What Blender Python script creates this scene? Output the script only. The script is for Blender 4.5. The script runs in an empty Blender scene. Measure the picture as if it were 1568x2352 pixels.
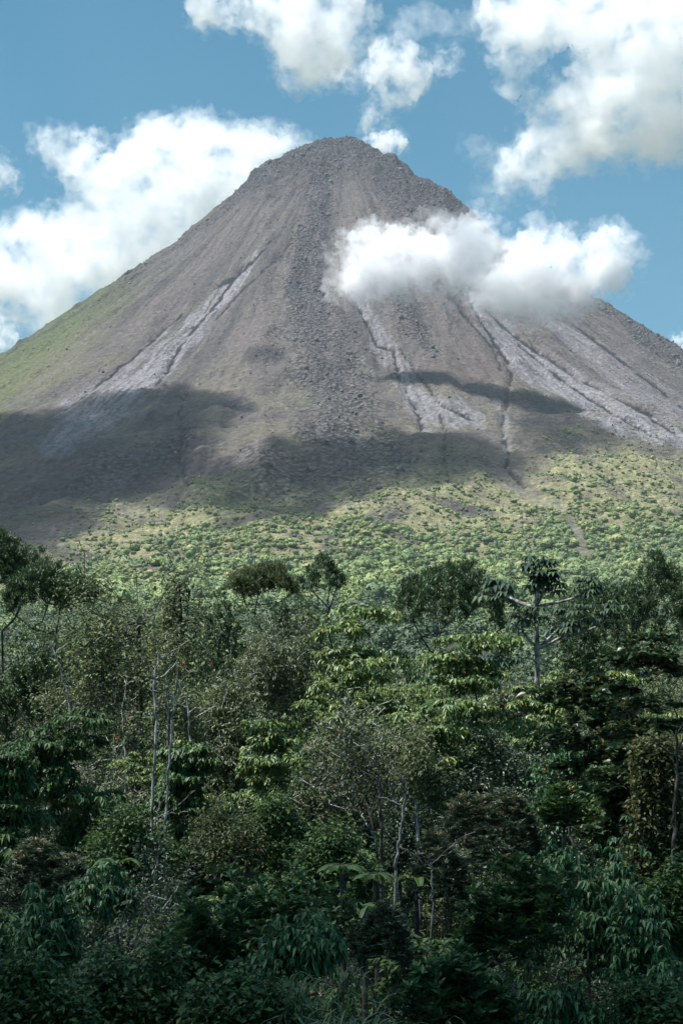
import bpy, math, random
import numpy as np
from mathutils import Vector

random.seed(7)
RNG = np.random.default_rng(11)
scene = bpy.context.scene
COL = scene.collection

# ------------------------------------------------------------------ camera
CAM_Z = 8.0
FOV_V = math.radians(36.0)
PITCH = math.radians(8.0)
FPX = 1176.0 / math.tan(FOV_V / 2)          # focal length in photo pixels (frame 1568 x 2352)
cam_d = bpy.data.cameras.new('camera')
cam = bpy.data.objects.new('camera', cam_d)
COL.objects.link(cam)
cam_d.sensor_fit = 'VERTICAL'
cam_d.sensor_height = 36.0
cam_d.angle = FOV_V
cam_d.clip_start = 0.5
cam_d.clip_end = 60000.0
cam.location = (0, 0, CAM_Z)
cam.rotation_euler = (math.pi / 2 + PITCH, 0, 0)
scene.camera = cam
CP, SP = math.cos(PITCH), math.sin(PITCH)


def at(px, py, Y):
    """3-D point at forward distance Y seen at photo pixel (px, py)."""
    x = (px - 784.0) / FPX
    z = (1176.0 - py) / FPX
    fy = CP - z * SP
    fz = SP + z * CP
    t = Y / fy
    return np.array([x * t, Y, CAM_Z + fz * t])


def project(x, y, z):
    dz = z - CAM_Z
    f = y * CP + dz * SP
    up = dz * CP - y * SP
    f = np.where(f > 1e-3, f, 1e-3)
    return 784.0 + FPX * x / f, 1176.0 - FPX * up / f


# ------------------------------------------------------------------ numeric noise
_perm = RNG.permutation(4096)


def _h(ix, iy, iz):
    return _perm[(_perm[(_perm[ix & 4095] + iy) & 4095] + iz) & 4095]


_G = RNG.normal(size=(4096, 3))
_G /= np.linalg.norm(_G, axis=1)[:, None]


def pnoise(x, y, z=0.0):
    x = np.asarray(x, float); y = np.asarray(y, float); z = np.asarray(z, float) + np.zeros_like(x)
    ix = np.floor(x).astype(int); iy = np.floor(y).astype(int); iz = np.floor(z).astype(int)
    fx, fy, fz = x - ix, y - iy, z - iz
    u = fx * fx * fx * (fx * (fx * 6 - 15) + 10)
    v = fy * fy * fy * (fy * (fy * 6 - 15) + 10)
    w = fz * fz * fz * (fz * (fz * 6 - 15) + 10)
    out = 0.0
    for dx in (0, 1):
        for dy in (0, 1):
            for dz in (0, 1):
                g = _G[_h(ix + dx, iy + dy, iz + dz)]
                d = g[..., 0] * (fx - dx) + g[..., 1] * (fy - dy) + g[..., 2] * (fz - dz)
                wt = (u if dx else 1 - u) * (v if dy else 1 - v) * (w if dz else 1 - w)
                out = out + wt * d
    return out * 1.6


def fbm(x, y, z=0.0, octv=4, gain=0.5):
    a, s, o = 1.0, 0.0, 0.0
    f = 1.0
    for k in range(octv):
        s = s + a * pnoise(np.asarray(x) * f + 17.3 * k, np.asarray(y) * f - 9.1 * k, np.asarray(z) * f + 5.7 * k)
        a *= gain
        f *= 2.03
    return s


def ss(a, b, x):
    t = np.clip((x - a) / (b - a), 0, 1)
    return t * t * (3 - 2 * t)


# ------------------------------------------------------------------ object helpers
def props(o, label=None, cat=None, group=None, kind=None):
    if label: o['label'] = label
    if cat: o['category'] = cat
    if group: o['group'] = group
    if kind: o['kind'] = kind
    return o


def mesh_obj(name, verts, faces, mat, parent=None, smooth=False, fattr=None):
    """faces: (N,3) or (N,4) int array, or a list of such arrays."""
    me = bpy.data.meshes.new(name)
    verts = np.ascontiguousarray(verts, dtype=np.float32)
    fl = faces if isinstance(faces, list) else [faces]
    fl = [np.asarray(f, dtype=np.int32) for f in fl if len(f)]
    loops = np.concatenate([f.ravel() for f in fl])
    sizes = np.concatenate([np.full(len(f), f.shape[1], np.int32) for f in fl])
    starts = np.concatenate([[0], np.cumsum(sizes)[:-1]]).astype(np.int32)
    me.vertices.add(len(verts)); me.vertices.foreach_set('co', verts.ravel())
    me.loops.add(len(loops)); me.loops.foreach_set('vertex_index', loops)
    me.polygons.add(len(sizes))
    me.polygons.foreach_set('loop_start', starts)
    me.polygons.foreach_set('loop_total', sizes)
    if smooth:
        me.polygons.foreach_set('use_smooth', np.ones(len(sizes), bool))
    me.update(calc_edges=True)
    if fattr:
        for k, (dom, typ, arr) in fattr.items():
            a = me.attributes.new(k, typ, dom)
            key = {'FLOAT': 'value', 'FLOAT_COLOR': 'color', 'FLOAT_VECTOR': 'vector'}[typ]
            a.data.foreach_set(key, np.ascontiguousarray(arr, np.float32).ravel())
    me.materials.append(mat)
    o = bpy.data.objects.new(name, me)
    COL.objects.link(o)
    if parent: o.parent = parent
    return o


def new_mat(name):
    m = bpy.data.materials.new(name)
    m.use_nodes = True
    nt = m.node_tree
    for n in list(nt.nodes): nt.nodes.remove(n)
    out = nt.nodes.new('ShaderNodeOutputMaterial')
    return m, nt, out


def N(nt, typ, **kw):
    n = nt.nodes.new(typ)
    for k, v in kw.items():
        if k.startswith('i_'):
            n.inputs[k[2:].replace('_', ' ')].default_value = v
        else:
            setattr(n, k, v)
    return n


def L(nt, a, b):
    nt.links.new(a, b)


def math_n(nt, op, a, b=None, clamp=False):
    n = nt.nodes.new('ShaderNodeMath'); n.operation = op; n.use_clamp = clamp
    for i, v in enumerate((a, b)):
        if v is None: continue
        if isinstance(v, (int, float)): n.inputs[i].default_value = v
        else: nt.links.new(v, n.inputs[i])
    return n.outputs[0]


def ramp(nt, fac, stops, interp='LINEAR'):
    n = nt.nodes.new('ShaderNodeValToRGB'); n.color_ramp.interpolation = interp
    e = n.color_ramp.elements
    while len(e) < len(stops): e.new(0.5)
    for i, (p, c) in enumerate(stops):
        e[i].position = p
        e[i].color = c if len(c) == 4 else (*c, 1)
    nt.links.new(fac, n.inputs[0])
    return n.outputs[0]


# ------------------------------------------------------------------ light
SUN_EL = math.radians(66.0)
SUN_AZ = math.radians(-98.0)                 # from +Y (view direction), negative = left
S = np.array([math.cos(SUN_EL) * math.sin(SUN_AZ), math.cos(SUN_EL) * math.cos(SUN_AZ), math.sin(SUN_EL)])
sun_d = bpy.data.lights.new('sun', 'SUN')
sun_d.energy = 4.8
sun_d.angle = math.radians(0.53)
sun_d.color = (1.0, 0.98, 0.965)
sun = bpy.data.objects.new('sun', sun_d)
COL.objects.link(sun)
sun.rotation_euler = Vector((-S[0], -S[1], -S[2])).to_track_quat('-Z', 'Y').to_euler()
sun.location = (0, 0, 400)

world = bpy.data.worlds.new('World')
scene.world = world
world.use_nodes = True
wt = world.node_tree
for n in list(wt.nodes): wt.nodes.remove(n)
wo = wt.nodes.new('ShaderNodeOutputWorld')
bg = wt.nodes.new('ShaderNodeBackground')
sky = wt.nodes.new('ShaderNodeTexSky')
sky.sky_type = 'NISHITA'
sky.sun_disc = False
sky.sun_elevation = SUN_EL
sky.sun_rotation = SUN_AZ % (2 * math.pi)
sky.altitude = 500
sky.air_density = 1.0
sky.dust_density = 1.6
sky.ozone_density = 2.2
hs = wt.nodes.new('ShaderNodeHueSaturation')
hs.inputs['Hue'].default_value = 0.468
hs.inputs['Saturation'].default_value = 1.34
L(wt, sky.outputs[0], hs.inputs['Color'])
L(wt, hs.outputs[0], bg.inputs[0])
bg.inputs[1].default_value = 0.061
L(wt, bg.outputs[0], wo.inputs[0])

scene.view_settings.view_transform = 'Standard'
scene.view_settings.look = 'None'
scene.view_settings.exposure = 0.98
scene.view_settings.gamma = 1.0
scene.view_settings.use_curve_mapping = False
HAZE = 0.00005
scene.render.engine = 'CYCLES'
cy = scene.cycles
cy.use_denoising = True
cy.denoiser = 'OPENIMAGEDENOISE'
cy.denoising_input_passes = 'RGB_ALBEDO_NORMAL'
cy.max_bounces = 40
cy.diffuse_bounces = 3
cy.glossy_bounces = 2
cy.transmission_bounces = 4
cy.volume_bounces = 30
cy.transparent_max_bounces = 160
cy.use_adaptive_sampling = True
cy.adaptive_threshold = 0.012
cy.sample_clamp_indirect = 10.0
cy.volume_step_rate = 1.0
# ------------------------------------------------------------------ terrain: one height function for volcano and forest floor
AX, AY, HTOP = -8.0, 2600.0, 1026.0
_pr = np.array([0, 30, 60, 110, 300, 577, 700, 900, 1050, 1200, 1400, 1600, 1800, 2000, 2200, 2400, 2520, 2600, 9000, 40000], float)
_ph = np.array([1026, 1020, 1003, 968, 838, 640, 553, 428, 350, 284, 206, 143, 96, 62, 36, 14, 2, 0, 0, 0], float)


def cone(x, y):
    r = np.hypot(x - AX, y - AY)
    return np.interp(r, _pr, _ph), r


SIL = np.array([(-600, 1160), (-300, 1010), (0, 818), (40, 792), (130, 737), (200, 690), (255, 655), (300, 628), (350, 590), (400, 562), (460, 512),
                (510, 470), (555, 430), (585, 395), (612, 372), (640, 368), (665, 350), (692, 339), (715, 328), (740, 320), (770, 315),
                (800, 318), (828, 323), (850, 335), (872, 352), (900, 366), (935, 392), (965, 412), (1000, 428), (1022, 434), (1055, 468),
                (1090, 495), (1130, 537), (1172, 572), (1230, 610), (1300, 648), (1368, 688), (1400, 705), (1470, 745), (1520, 780),
                (1568, 808), (1850, 985), (2200, 1160)], float)

# column correction so that the skyline has the crater rim, the shoulders and the breaks of slope
_u = np.linspace(-600, 2200, 281)
_yy = np.linspace(1500, 2700, 600)
_elev = []
for u in _u:
    k = (u - 784.0) / FPX * 1.0
    # x/Y varies slightly with elevation; solve with the target elevation
    v = np.interp(u, SIL[:, 0], SIL[:, 1])
    zz = (1176 - v) / FPX
    k = k / (CP - zz * SP)
    h, _ = cone(k * _yy, _yy)
    t_target = (SP + zz * CP) / (CP - zz * SP)
    t_now = np.max((h - CAM_Z) / _yy)
    _elev.append((k, t_target / t_now))
_elev = np.array(_elev)


def near_ground(x, y):
    """The bank the photograph is taken from, falling to the forest floor."""
    b = np.interp(y, [-400, -60, -8, 4, 10, 16, 24, 34, 46, 70], [0, 3.5, 6.3, 6.2, 4.9, 3.6, 2.2, 0.9, 0.2, 0])
    return b + 0.5 * fbm(x / 14.0, y / 14.0, 3.0, 3) * ss(-400, -30, y)


def height(x, y, detail=True):
    h, r = cone(x, y)
    k = x / np.maximum(y, 200.0)
    c = np.interp(k, _elev[:, 0], _elev[:, 1])
    wgt = ss(2500, 1500, r) * ss(3600, 2900, y)
    h = h * (1 + (c - 1) * wgt)
    if not detail:
        return h, r
    th = np.arctan2(x - AX, AY - y)
    a = th * 700.0
    up = ss(2300, 1300, r)
    top = ss(0, 260, r)
    g1 = 1 - np.abs(fbm(a / 150.0, r / 900.0, 1.0, 3)) * 2
    g2 = 1 - np.abs(fbm(a / 42.0, r / 420.0, 8.0, 3)) * 2
    sq = np.sqrt(np.clip(r / 900.0, 0.05, 1.4))
    h = h + up * top * sq * (g1 * 4.2 + g2 * 2.0 - 2.0)
    h = h + up * fbm(x / 110.0, y / 110.0, 4.0, 4) * (5 + 9 * ss(800, 1300, r))
    h = h + ss(2560, 2300, r) * ss(900, 1700, r) * fbm(x / 60.0, y / 60.0, 2.0, 3) * 3.0
    wr = fbm(a / 60.0, r / 260.0, 21.0, 3)
    rill = np.clip(1 - np.abs(pnoise((a + 22 * wr) / 19.0, r / 380.0, 5.0)) * 5.5, 0, 1) * ss(-0.15, 0.35, fbm(a / 120.0, r / 300.0, 31.0, 3))
    rill2 = np.clip(1 - np.abs(pnoise((a + 10 * wr) / 8.0, r / 190.0, 15.0)) * 4.5, 0, 1) * ss(-0.1, 0.4, fbm(a / 70.0, r / 200.0, 41.0, 3))
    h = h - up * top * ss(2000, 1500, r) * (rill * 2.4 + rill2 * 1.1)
    rg = np.abs(fbm(x / 46.0, y / 46.0, h / 80.0, 4))
    outc = ss(0.12, 0.5, fbm(x / 75.0, y / 75.0, 51.0, 3)) * ss(1500, 1100, r)
    h = h + outc * np.clip(rg - 0.22, 0, 1) * 6.0
    # hummocks of old lava lobes at the foot
    for (bx, by, bw, bl, bh) in ((-165, 1330, 90, 130, 26), (-330, 1230, 150, 120, 22), (210, 1290, 110, 150, 24), (380, 1420, 160, 150, 30), (20, 1240, 120, 90, 14)):
        h = h + bh * np.exp(-((x - bx) / bw) ** 2 - ((y - by) / bl) ** 2)
    return h, r


def poly_dist(u, v, pts):
    """distance in px to a polyline and the half width there."""
    best = np.full(u.shape, 1e9); wid = np.zeros(u.shape); sg = np.zeros(u.shape)
    for (x0, y0, w0), (x1, y1, w1) in zip(pts[:-1], pts[1:]):
        dx, dy = x1 - x0, y1 - y0
        t = np.clip(((u - x0) * dx + (v - y0) * dy) / (dx * dx + dy * dy), 0, 1)
        ex, ey = u - (x0 + t * dx), v - (y0 + t * dy)
        d = np.hypot(ex, ey)
        m = d < best
        best = np.where(m, d, best); wid = np.where(m, w0 + (w1 - w0) * t, wid)
        sg = np.where(m, np.sign(dx * ey - dy * ex), sg)
    return best, wid, sg


def in_poly(u, v, pts):
    pts = np.asarray(pts, float)
    ins = np.zeros(u.shape, bool)
    j = len(pts) - 1
    for i in range(len(pts)):
        xi, yi = pts[i]; xj, yj = pts[j]
        if yi != yj:
            c = ((yi > v) != (yj > v)) & (u < (xj - xi) * (v - yi) / (yj - yi) + xi)
            ins ^= c
        j = i
    return ins


# vegetation line across the slope (in photo px), reused for the shrubs
VEG = np.array([(-400, 1330), (0, 1300), (100, 1285), (230, 1200), (350, 1190), (450, 1130), (600, 1165), (700, 1175), (850, 1120), (1000, 1110),
                (1100, 1120), (1200, 1140), (1270, 1060), (1330, 1030), (1420, 1045), (1568, 1075), (1900, 1090)], float)

SCREE = [
    ([(590, 585, 7), (545, 645, 16), (480, 712, 24), (420, 778, 30), (350, 845, 38), (270, 905, 50), (190, 965, 55), (120, 1030, 34)], 1.0),
    ([(812, 680, 7), (850, 730, 19), (880, 790, 22), (912, 850, 25), (950, 912, 36), (1010, 950, 42), (1100, 965, 20)], 0.85),
    ([(1055, 672, 12), (1110, 730, 26), (1170, 790, 36), (1250, 860, 40), (1340, 915, 42), (1440, 962, 38), (1570, 1010, 32), (1800, 1100, 30)], 1.0),
    ([(1240, 725, 10), (1330, 790, 26), (1420, 860, 36), (1568, 960, 46), (1800, 1080, 40)], 0.55),
    ([(1300, 1190, 8), (1318, 1215, 12), (1335, 1250, 13), (1345, 1275, 8)], 0.7),
    ([(1150, 1110, 10), (1215, 1140, 18), (1290, 1165, 12)], 0.45),
    ([(430, 1090, 5), (425, 1130, 6), (380, 1165, 7), (372, 1190, 6)], 0.5),
    ([(1130, 910, 7), (1160, 960, 8), (1165, 1040, 9)], 0.5),
]
CRACK = [   # dark open channels
    ([(560, 605, 2.5), (500, 690, 4), (450, 745, 4), (413, 792, 4), (385, 850, 3), (345, 890, 3)], 6),
    ([(622, 552, 2.5), (580, 600, 3), (522, 645, 4), (494, 662, 2)], 4),
    ([(815, 690, 2), (868, 790, 4), (900, 800, 2.5), (915, 860, 4), (935, 900, 4), (962, 952, 4), (966, 985, 4)], 6),
    ([(1085, 700, 2), (1118, 757, 4), (1136, 790, 5), (1160, 822, 5), (1173, 858, 4)], 7),
    ([(1173, 858, 3.5), (1160, 930, 3), (1150, 980, 4), (1168, 1038, 4), (1158, 1068, 5), (1202, 1112, 5)], 6),
    ([(1110, 705, 1.5), (1180, 770, 2.5), (1300, 850, 2.5), (1450, 930, 2.5), (1480, 945, 5), (1568, 1005, 4)], 5),
    ([(1190, 790, 2), (1290, 870, 2.5), (1400, 945, 2.5), (1480, 985, 2)], 4),
    ([(920, 800, 1.5), (960, 860, 2.5), (1010, 925, 3), (1085, 960, 2)], 4),
    ([(430, 900, 2), (412, 950, 3), (425, 990, 3), (412, 1050, 3), (432, 1110, 2)], 4),
    ([(1010, 950, 2), (1022, 1000, 3), (1018, 1060, 3), (1035, 1100, 2)], 4),
    ([(700, 520, 1.5), (640, 590, 2), (560, 660, 2.5), (500, 730, 1.5)], 3),
    ([(1000, 660, 1.5), (1040, 690, 2.5), (1130, 800, 2), (1150, 850, 1.5)], 3),
    ([(1300, 730, 1.5), (1390, 800, 2.5), (1568, 935, 2)], 4),
    ([(420, 720, 1), (330, 800, 2.2), (230, 880, 2), (150, 940, 1)], 3),
]
ROCK = [
    ([(748, 352, 24), (742, 450, 22), (718, 550, 34), (698, 650, 48), (720, 740, 62), (765, 850, 70), (790, 950, 75), (800, 1040, 90)], 1.0),
    ([(880, 430, 20), (930, 480, 36), (1010, 470, 30)], 0.7),
    ([(900, 660, 18), (935, 720, 26), (980, 800, 20)], 0.8),
    ([(1390, 700, 14), (1480, 765, 26), (1568, 830, 26)], 0.8),
    ([(600, 830, 26), (640, 800, 20)], 0.5),
    ([(200, 1120, 40), (300, 1080, 40), (420, 1010, 30)], 0.8),
    ([(600, 1080, 50), (760, 1090, 60), (900, 1050, 50)], 0.8),
    ([(560, 435, 14), (612, 385, 20), (700, 355, 30), (770, 335, 34), (860, 360, 26), (960, 430, 24), (1090, 500, 14)], 1.0),
    ([(470, 520, 8), (520, 470, 10), (590, 400, 12)], 0.8),
    ([(250, 665, 6), (350, 600, 7), (470, 515, 8)], 0.5),
]


def terrain_grid(xs, ys):
    X, Y = np.meshgrid(xs, ys)
    h, r = height(X, Y)
    h = h + np.where(Y < 400, near_ground(X, Y), 0.0) * ss(400, 80, Y)
    return X, Y, h, r


def grid_faces(nx, ny):
    i = np.arange(nx - 1)[None, :] + np.arange(ny - 1)[:, None] * nx
    i = i.ravel()
    return np.stack([i, i + 1, i + nx + 1, i + nx], 1)


def spread(a0, a1, step0, grow, far):
    out = [a1]; s = step0
    while out[-1] < far:
        s *= grow; out.append(out[-1] + s)
    return out[1:]


Y_SPLIT = 420.0
xd = np.arange(-700, 701, 2.2)
ext = np.array(spread(0, 700, 6, 1.32, 9000))
xs_v = np.concatenate([-ext[::-1], xd, ext])
yd = np.concatenate([np.arange(Y_SPLIT, 760, 7.0), np.arange(760, 2000, 3.4), np.arange(2000, 2680, 2.6)])
ys_v = np.concatenate([yd, np.array(spread(0, yd[-1], 6, 1.28, 12000))])
X, Y, H, R = terrain_grid(xs_v, ys_v)
U, V = project(X, Y, H)
front = (Y < AY + 60)

# carve the lava channels and raise their banks
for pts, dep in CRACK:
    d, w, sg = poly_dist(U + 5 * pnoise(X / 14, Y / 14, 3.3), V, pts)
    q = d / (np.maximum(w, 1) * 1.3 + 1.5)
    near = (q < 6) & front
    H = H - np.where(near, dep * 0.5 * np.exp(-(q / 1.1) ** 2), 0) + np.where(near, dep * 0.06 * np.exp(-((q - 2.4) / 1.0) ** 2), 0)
scree = np.zeros_like(H)
for pts, amt in SCREE:
    d, w, sg = poly_dist(U + 10 * pnoise(X / 30, Y / 60, 1.0), V + 8 * pnoise(X / 25, Y / 40, 5.0), pts)
    e = d / w + 0.55 * fbm(np.arctan2(X - AX, AY - Y) * 75, R / 160, 12.0, 4) + 0.25 * pnoise(X / 16, Y / 26, 2.0)
    scree = np.maximum(scree, amt * ss(1.25, 0.5, e) * front)
rock = np.zeros_like(H)
for pts, amt in ROCK:
    d, w, sg = poly_dist(U + 22 * pnoise(X / 40, Y / 60, 2.0), V + 14 * pnoise(X / 35, Y / 45, 6.0), pts)
    rock = np.maximum(rock, amt * ss(1.75, 0.1, d / w + 0.7 * fbm(X / 30, Y / 45, 22.0, 3)) * front)
H = H - scree * 1.0 + scree * fbm(np.arctan2(X - AX, AY - Y) * 150, R / 60, 2.0, 4) * 1.6
rgh = np.abs(pnoise(X / 9.0, Y / 9.0, 1.7)) * 2.6 + np.abs(pnoise(X / 5.0, Y / 5.0, 4.7)) * 1.6
H = H + rock * rgh * 0.35 + (1 - rock) * (1 - scree) * ss(2000, 1500, R) * (0.8 * pnoise(X / 12, Y / 12, 8.8) + 0.5 * pnoise(X / 5.5, Y / 5.5, 2.8))
crag = ss(450, 365, V - 0.32 * np.abs(U - 770) + 18 * pnoise(X / 40, Y / 40, 3.0)) * ss(520, 430, V)
crag = np.maximum(crag, 0.8 * ss(40, 12, np.interp(U, SIL[:, 0], SIL[:, 1]) * -1 + V) * ss(-0.1, 0.3, pnoise(X / 60, Y / 60, 13.0)) * ss(900, 700, R))
crag = crag * (Y < AY + 200)
H = H + crag * (11.0 * np.abs(fbm(X / 34, Y / 34, H / 40, 4)) ** 1.2 + 3.0 * np.abs(pnoise(X / 9, Y / 9, H / 9)) - 3.5)

# albedo of the ground, laid on the slope where the photograph shows each kind of surface
A = np.zeros(H.shape + (3,))
th_ = np.arctan2(X - AX, AY - Y)
streak = fbm(th_ * 34, R / 330, 2.2, 4)
patch = fbm(X / 90, Y / 90, 9.9, 4)


def mix(c, m):
    global A
    A = A * (1 - m[..., None]) + np.asarray(c) * m[..., None]


ASH = np.array((0.160, 0.141, 0.133))
A[:] = ASH
mix((0.190, 0.163, 0.150), ss(-0.1, 0.5, streak))
mix((0.112, 0.101, 0.100), ss(0.0, -0.6, streak))
mix((0.205, 0.190, 0.135), 0.75 * ss(780, 960, V) * ss(-0.35, 0.45, patch + 0.3 * streak))        # thin grass lower down
mix((0.185, 0.180, 0.118), 0.7 * ss(0.0, 0.5, patch) * ss(560, 60, U + 0.35 * (V - 700)))
mix((0.180, 0.144, 0.128), 0.6 * ss(900, 1100, U) * ss(1200, 1130, U) * ss(700, 760, V) * ss(900, 860, V))
_t7, _r7 = np.arctan2(X - AX, AY - Y) * 700.0, R
_wr = fbm(_t7 / 60.0, R / 260.0, 21.0, 3)
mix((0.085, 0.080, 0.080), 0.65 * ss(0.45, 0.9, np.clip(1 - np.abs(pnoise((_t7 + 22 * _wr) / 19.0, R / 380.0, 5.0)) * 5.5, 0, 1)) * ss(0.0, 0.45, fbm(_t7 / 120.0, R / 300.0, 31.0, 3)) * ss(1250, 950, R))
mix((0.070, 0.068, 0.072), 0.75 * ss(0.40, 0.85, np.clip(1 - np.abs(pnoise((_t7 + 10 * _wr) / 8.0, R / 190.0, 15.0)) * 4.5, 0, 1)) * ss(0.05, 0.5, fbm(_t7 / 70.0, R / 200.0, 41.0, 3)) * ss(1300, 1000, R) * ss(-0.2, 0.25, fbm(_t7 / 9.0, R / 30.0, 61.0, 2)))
mix((0.235, 0.205, 0.188), 0.6 * ss(0.35, 0.8, fbm(_t7 / 12.0, R / 90.0, 71.0, 3)) * ss(1300, 1000, R))
sil_v = np.interp(U, SIL[:, 0], SIL[:, 1])
mix((0.130, 0.165, 0.072), 0.95 * ss(430, 150, U) * ss(95, 15, (V - sil_v) + 26 * streak - 50 * ss(250, 0, U)))
mix((0.200, 0.205, 0.105), 0.55 * ss(330, 80, U) * ss(190, 70, (V - sil_v) + 30 * streak) * ss(20, 70, V - sil_v))
mix((0.078, 0.076, 0.080), 0.85 * crag * ss(-0.4, 0.3, fbm(X / 25, Y / 25, 3.0, 3) + 0.35))
mix((0.075, 0.076, 0.084), 0.62 * rock)
mix((0.35, 0.335, 0.35), 0.94 * scree * ss(-0.75, 0.35, fbm(th_ * 190, R / 100, 7.0, 4) + 0.2))
mix((0.10, 0.098, 0.105), 0.7 * scree * ss(0.25, 0.6, fbm(th_ * 260, R / 70, 17.0, 3)))
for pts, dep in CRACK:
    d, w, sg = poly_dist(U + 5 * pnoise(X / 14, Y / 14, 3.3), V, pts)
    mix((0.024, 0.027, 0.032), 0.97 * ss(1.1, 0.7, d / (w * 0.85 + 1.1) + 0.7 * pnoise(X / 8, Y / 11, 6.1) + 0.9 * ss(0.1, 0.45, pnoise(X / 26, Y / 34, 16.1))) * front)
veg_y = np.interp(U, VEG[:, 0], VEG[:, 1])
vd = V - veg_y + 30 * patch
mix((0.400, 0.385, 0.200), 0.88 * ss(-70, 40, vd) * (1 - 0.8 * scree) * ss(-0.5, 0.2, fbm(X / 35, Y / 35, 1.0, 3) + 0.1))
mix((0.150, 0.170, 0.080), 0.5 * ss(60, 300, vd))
mix((0.235, 0.205, 0.180), 0.6 * ss(-60, -10, vd) * ss(60, 0, vd) * ss(0.1, 0.6, fbm(X / 28, Y / 60, 14.0, 3)))
A = A * 0.68
col = np.concatenate([A, rock[..., None]], -1)
suv = np.stack([th_ * 700.0, R, H], -1)

mt, nt, out = new_mat('volcano_ground')
at_c = N(nt, 'ShaderNodeAttribute', attribute_name='albedo')
at_s = N(nt, 'ShaderNodeAttribute', attribute_name='slope_uv')
geo = N(nt, 'ShaderNodeNewGeometry')
mp = N(nt, 'ShaderNodeMapping'); mp.inputs['Scale'].default_value = (0.10, 0.012, 0.0)
L(nt, at_s.outputs['Vector'], mp.inputs[0])
n1 = N(nt, 'ShaderNodeTexNoise', i_Scale=1.0, i_Detail=6.0, i_Roughness=0.65)
L(nt, mp.outputs[0], n1.inputs['Vector'])
n2 = N(nt, 'ShaderNodeTexNoise', i_Scale=0.16, i_Detail=7.0, i_Roughness=0.7)
L(nt, geo.outputs['Position'], n2.inputs['Vector'])
n3 = N(nt, 'ShaderNodeTexVoronoi', i_Scale=0.22)
L(nt, geo.outputs['Position'], n3.inputs['Vector'])
n4 = N(nt, 'ShaderNodeTexNoise', i_Scale=0.05, i_Detail=4.0, i_Roughness=0.6)
L(nt, geo.outputs['Position'], n4.inputs['Vector'])
v1 = N(nt, 'ShaderNodeMapRange'); L(nt, n1.outputs[0], v1.inputs[0])
for k, v in zip(('From Min', 'From Max', 'To Min', 'To Max'), (0.3, 0.7, 0.87, 1.14)): v1.inputs[k].default_value = v
v2 = N(nt, 'ShaderNodeMapRange'); L(nt, n2.outputs[0], v2.inputs[0])
for k, v in zip(('From Min', 'From Max', 'To Min', 'To Max'), (0.3, 0.7, 0.55, 1.45)): v2.inputs[k].default_value = v
vm = math_n(nt, 'MULTIPLY', v1.outputs[0], v2.outputs[0])
# boulders: lit tops and shaded gaps put into the colour by the rock mask
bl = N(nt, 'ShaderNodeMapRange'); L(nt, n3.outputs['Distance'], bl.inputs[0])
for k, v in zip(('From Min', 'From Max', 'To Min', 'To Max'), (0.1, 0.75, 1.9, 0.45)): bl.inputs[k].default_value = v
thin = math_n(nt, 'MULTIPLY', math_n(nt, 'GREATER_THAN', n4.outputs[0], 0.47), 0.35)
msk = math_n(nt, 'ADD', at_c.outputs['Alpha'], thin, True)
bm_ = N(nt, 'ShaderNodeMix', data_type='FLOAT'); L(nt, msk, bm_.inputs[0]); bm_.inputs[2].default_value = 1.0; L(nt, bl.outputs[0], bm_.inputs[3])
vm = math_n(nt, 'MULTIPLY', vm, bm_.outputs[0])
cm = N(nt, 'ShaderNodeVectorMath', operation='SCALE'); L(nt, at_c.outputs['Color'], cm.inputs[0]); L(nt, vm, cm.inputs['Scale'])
bs = N(nt, 'ShaderNodeBsdfPrincipled', i_Roughness=0.95)
bs.inputs['Specular IOR Level'].default_value = 0.15
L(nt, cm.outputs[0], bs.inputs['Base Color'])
bh = math_n(nt, 'ADD', n2.outputs[0], math_n(nt, 'MULTIPLY', n1.outputs[0], 0.6))
bh = math_n(nt, 'SUBTRACT', bh, math_n(nt, 'MULTIPLY', math_n(nt, 'MULTIPLY', n3.outputs['Distance'], msk), 0.8))
bp = N(nt, 'ShaderNodeBump', i_Strength=1.0, i_Distance=6.5)
L(nt, bh, bp.inputs['Height']); L(nt, bp.outputs[0], bs.inputs['Normal'])
L(nt, bs.outputs[0], out.inputs[0])
VOLC_MAT = mt

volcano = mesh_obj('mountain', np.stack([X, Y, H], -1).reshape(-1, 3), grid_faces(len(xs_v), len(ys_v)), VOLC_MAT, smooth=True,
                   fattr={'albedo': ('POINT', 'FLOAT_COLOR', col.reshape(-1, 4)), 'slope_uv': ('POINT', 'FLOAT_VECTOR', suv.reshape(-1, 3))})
props(volcano, 'bare grey brown cone of a volcano with pale scree chutes above green lower slopes', 'volcano', kind='structure')

# the forest floor, with the bank under the camera
mt, nt, out = new_mat('forest_soil')
geo = N(nt, 'ShaderNodeNewGeometry')
n1 = N(nt, 'ShaderNodeTexNoise', i_Scale=0.9, i_Detail=8.0, i_Roughness=0.7)
L(nt, geo.outputs['Position'], n1.inputs['Vector'])
c = ramp(nt, n1.outputs[0], [(0.3, (0.012, 0.011, 0.008)), (0.5, (0.030, 0.026, 0.017)), (0.62, (0.022, 0.032, 0.014)), (0.75, (0.05, 0.043, 0.027))])
bs = N(nt, 'ShaderNodeBsdfPrincipled', i_Roughness=0.95)
L(nt, c, bs.inputs['Base Color'])
bp = N(nt, 'ShaderNodeBump', i_Strength=0.8, i_Distance=0.15)
L(nt, n1.outputs[0], bp.inputs['Height']); L(nt, bp.outputs[0], bs.inputs['Normal'])
L(nt, bs.outputs[0], out.inputs[0])
SOIL = mt
xg = np.concatenate([-ext[::-1], np.arange(-700, -60, 20.0), np.arange(-60, 60.1, 1.0), np.arange(80, 701, 20.0), ext])
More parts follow.
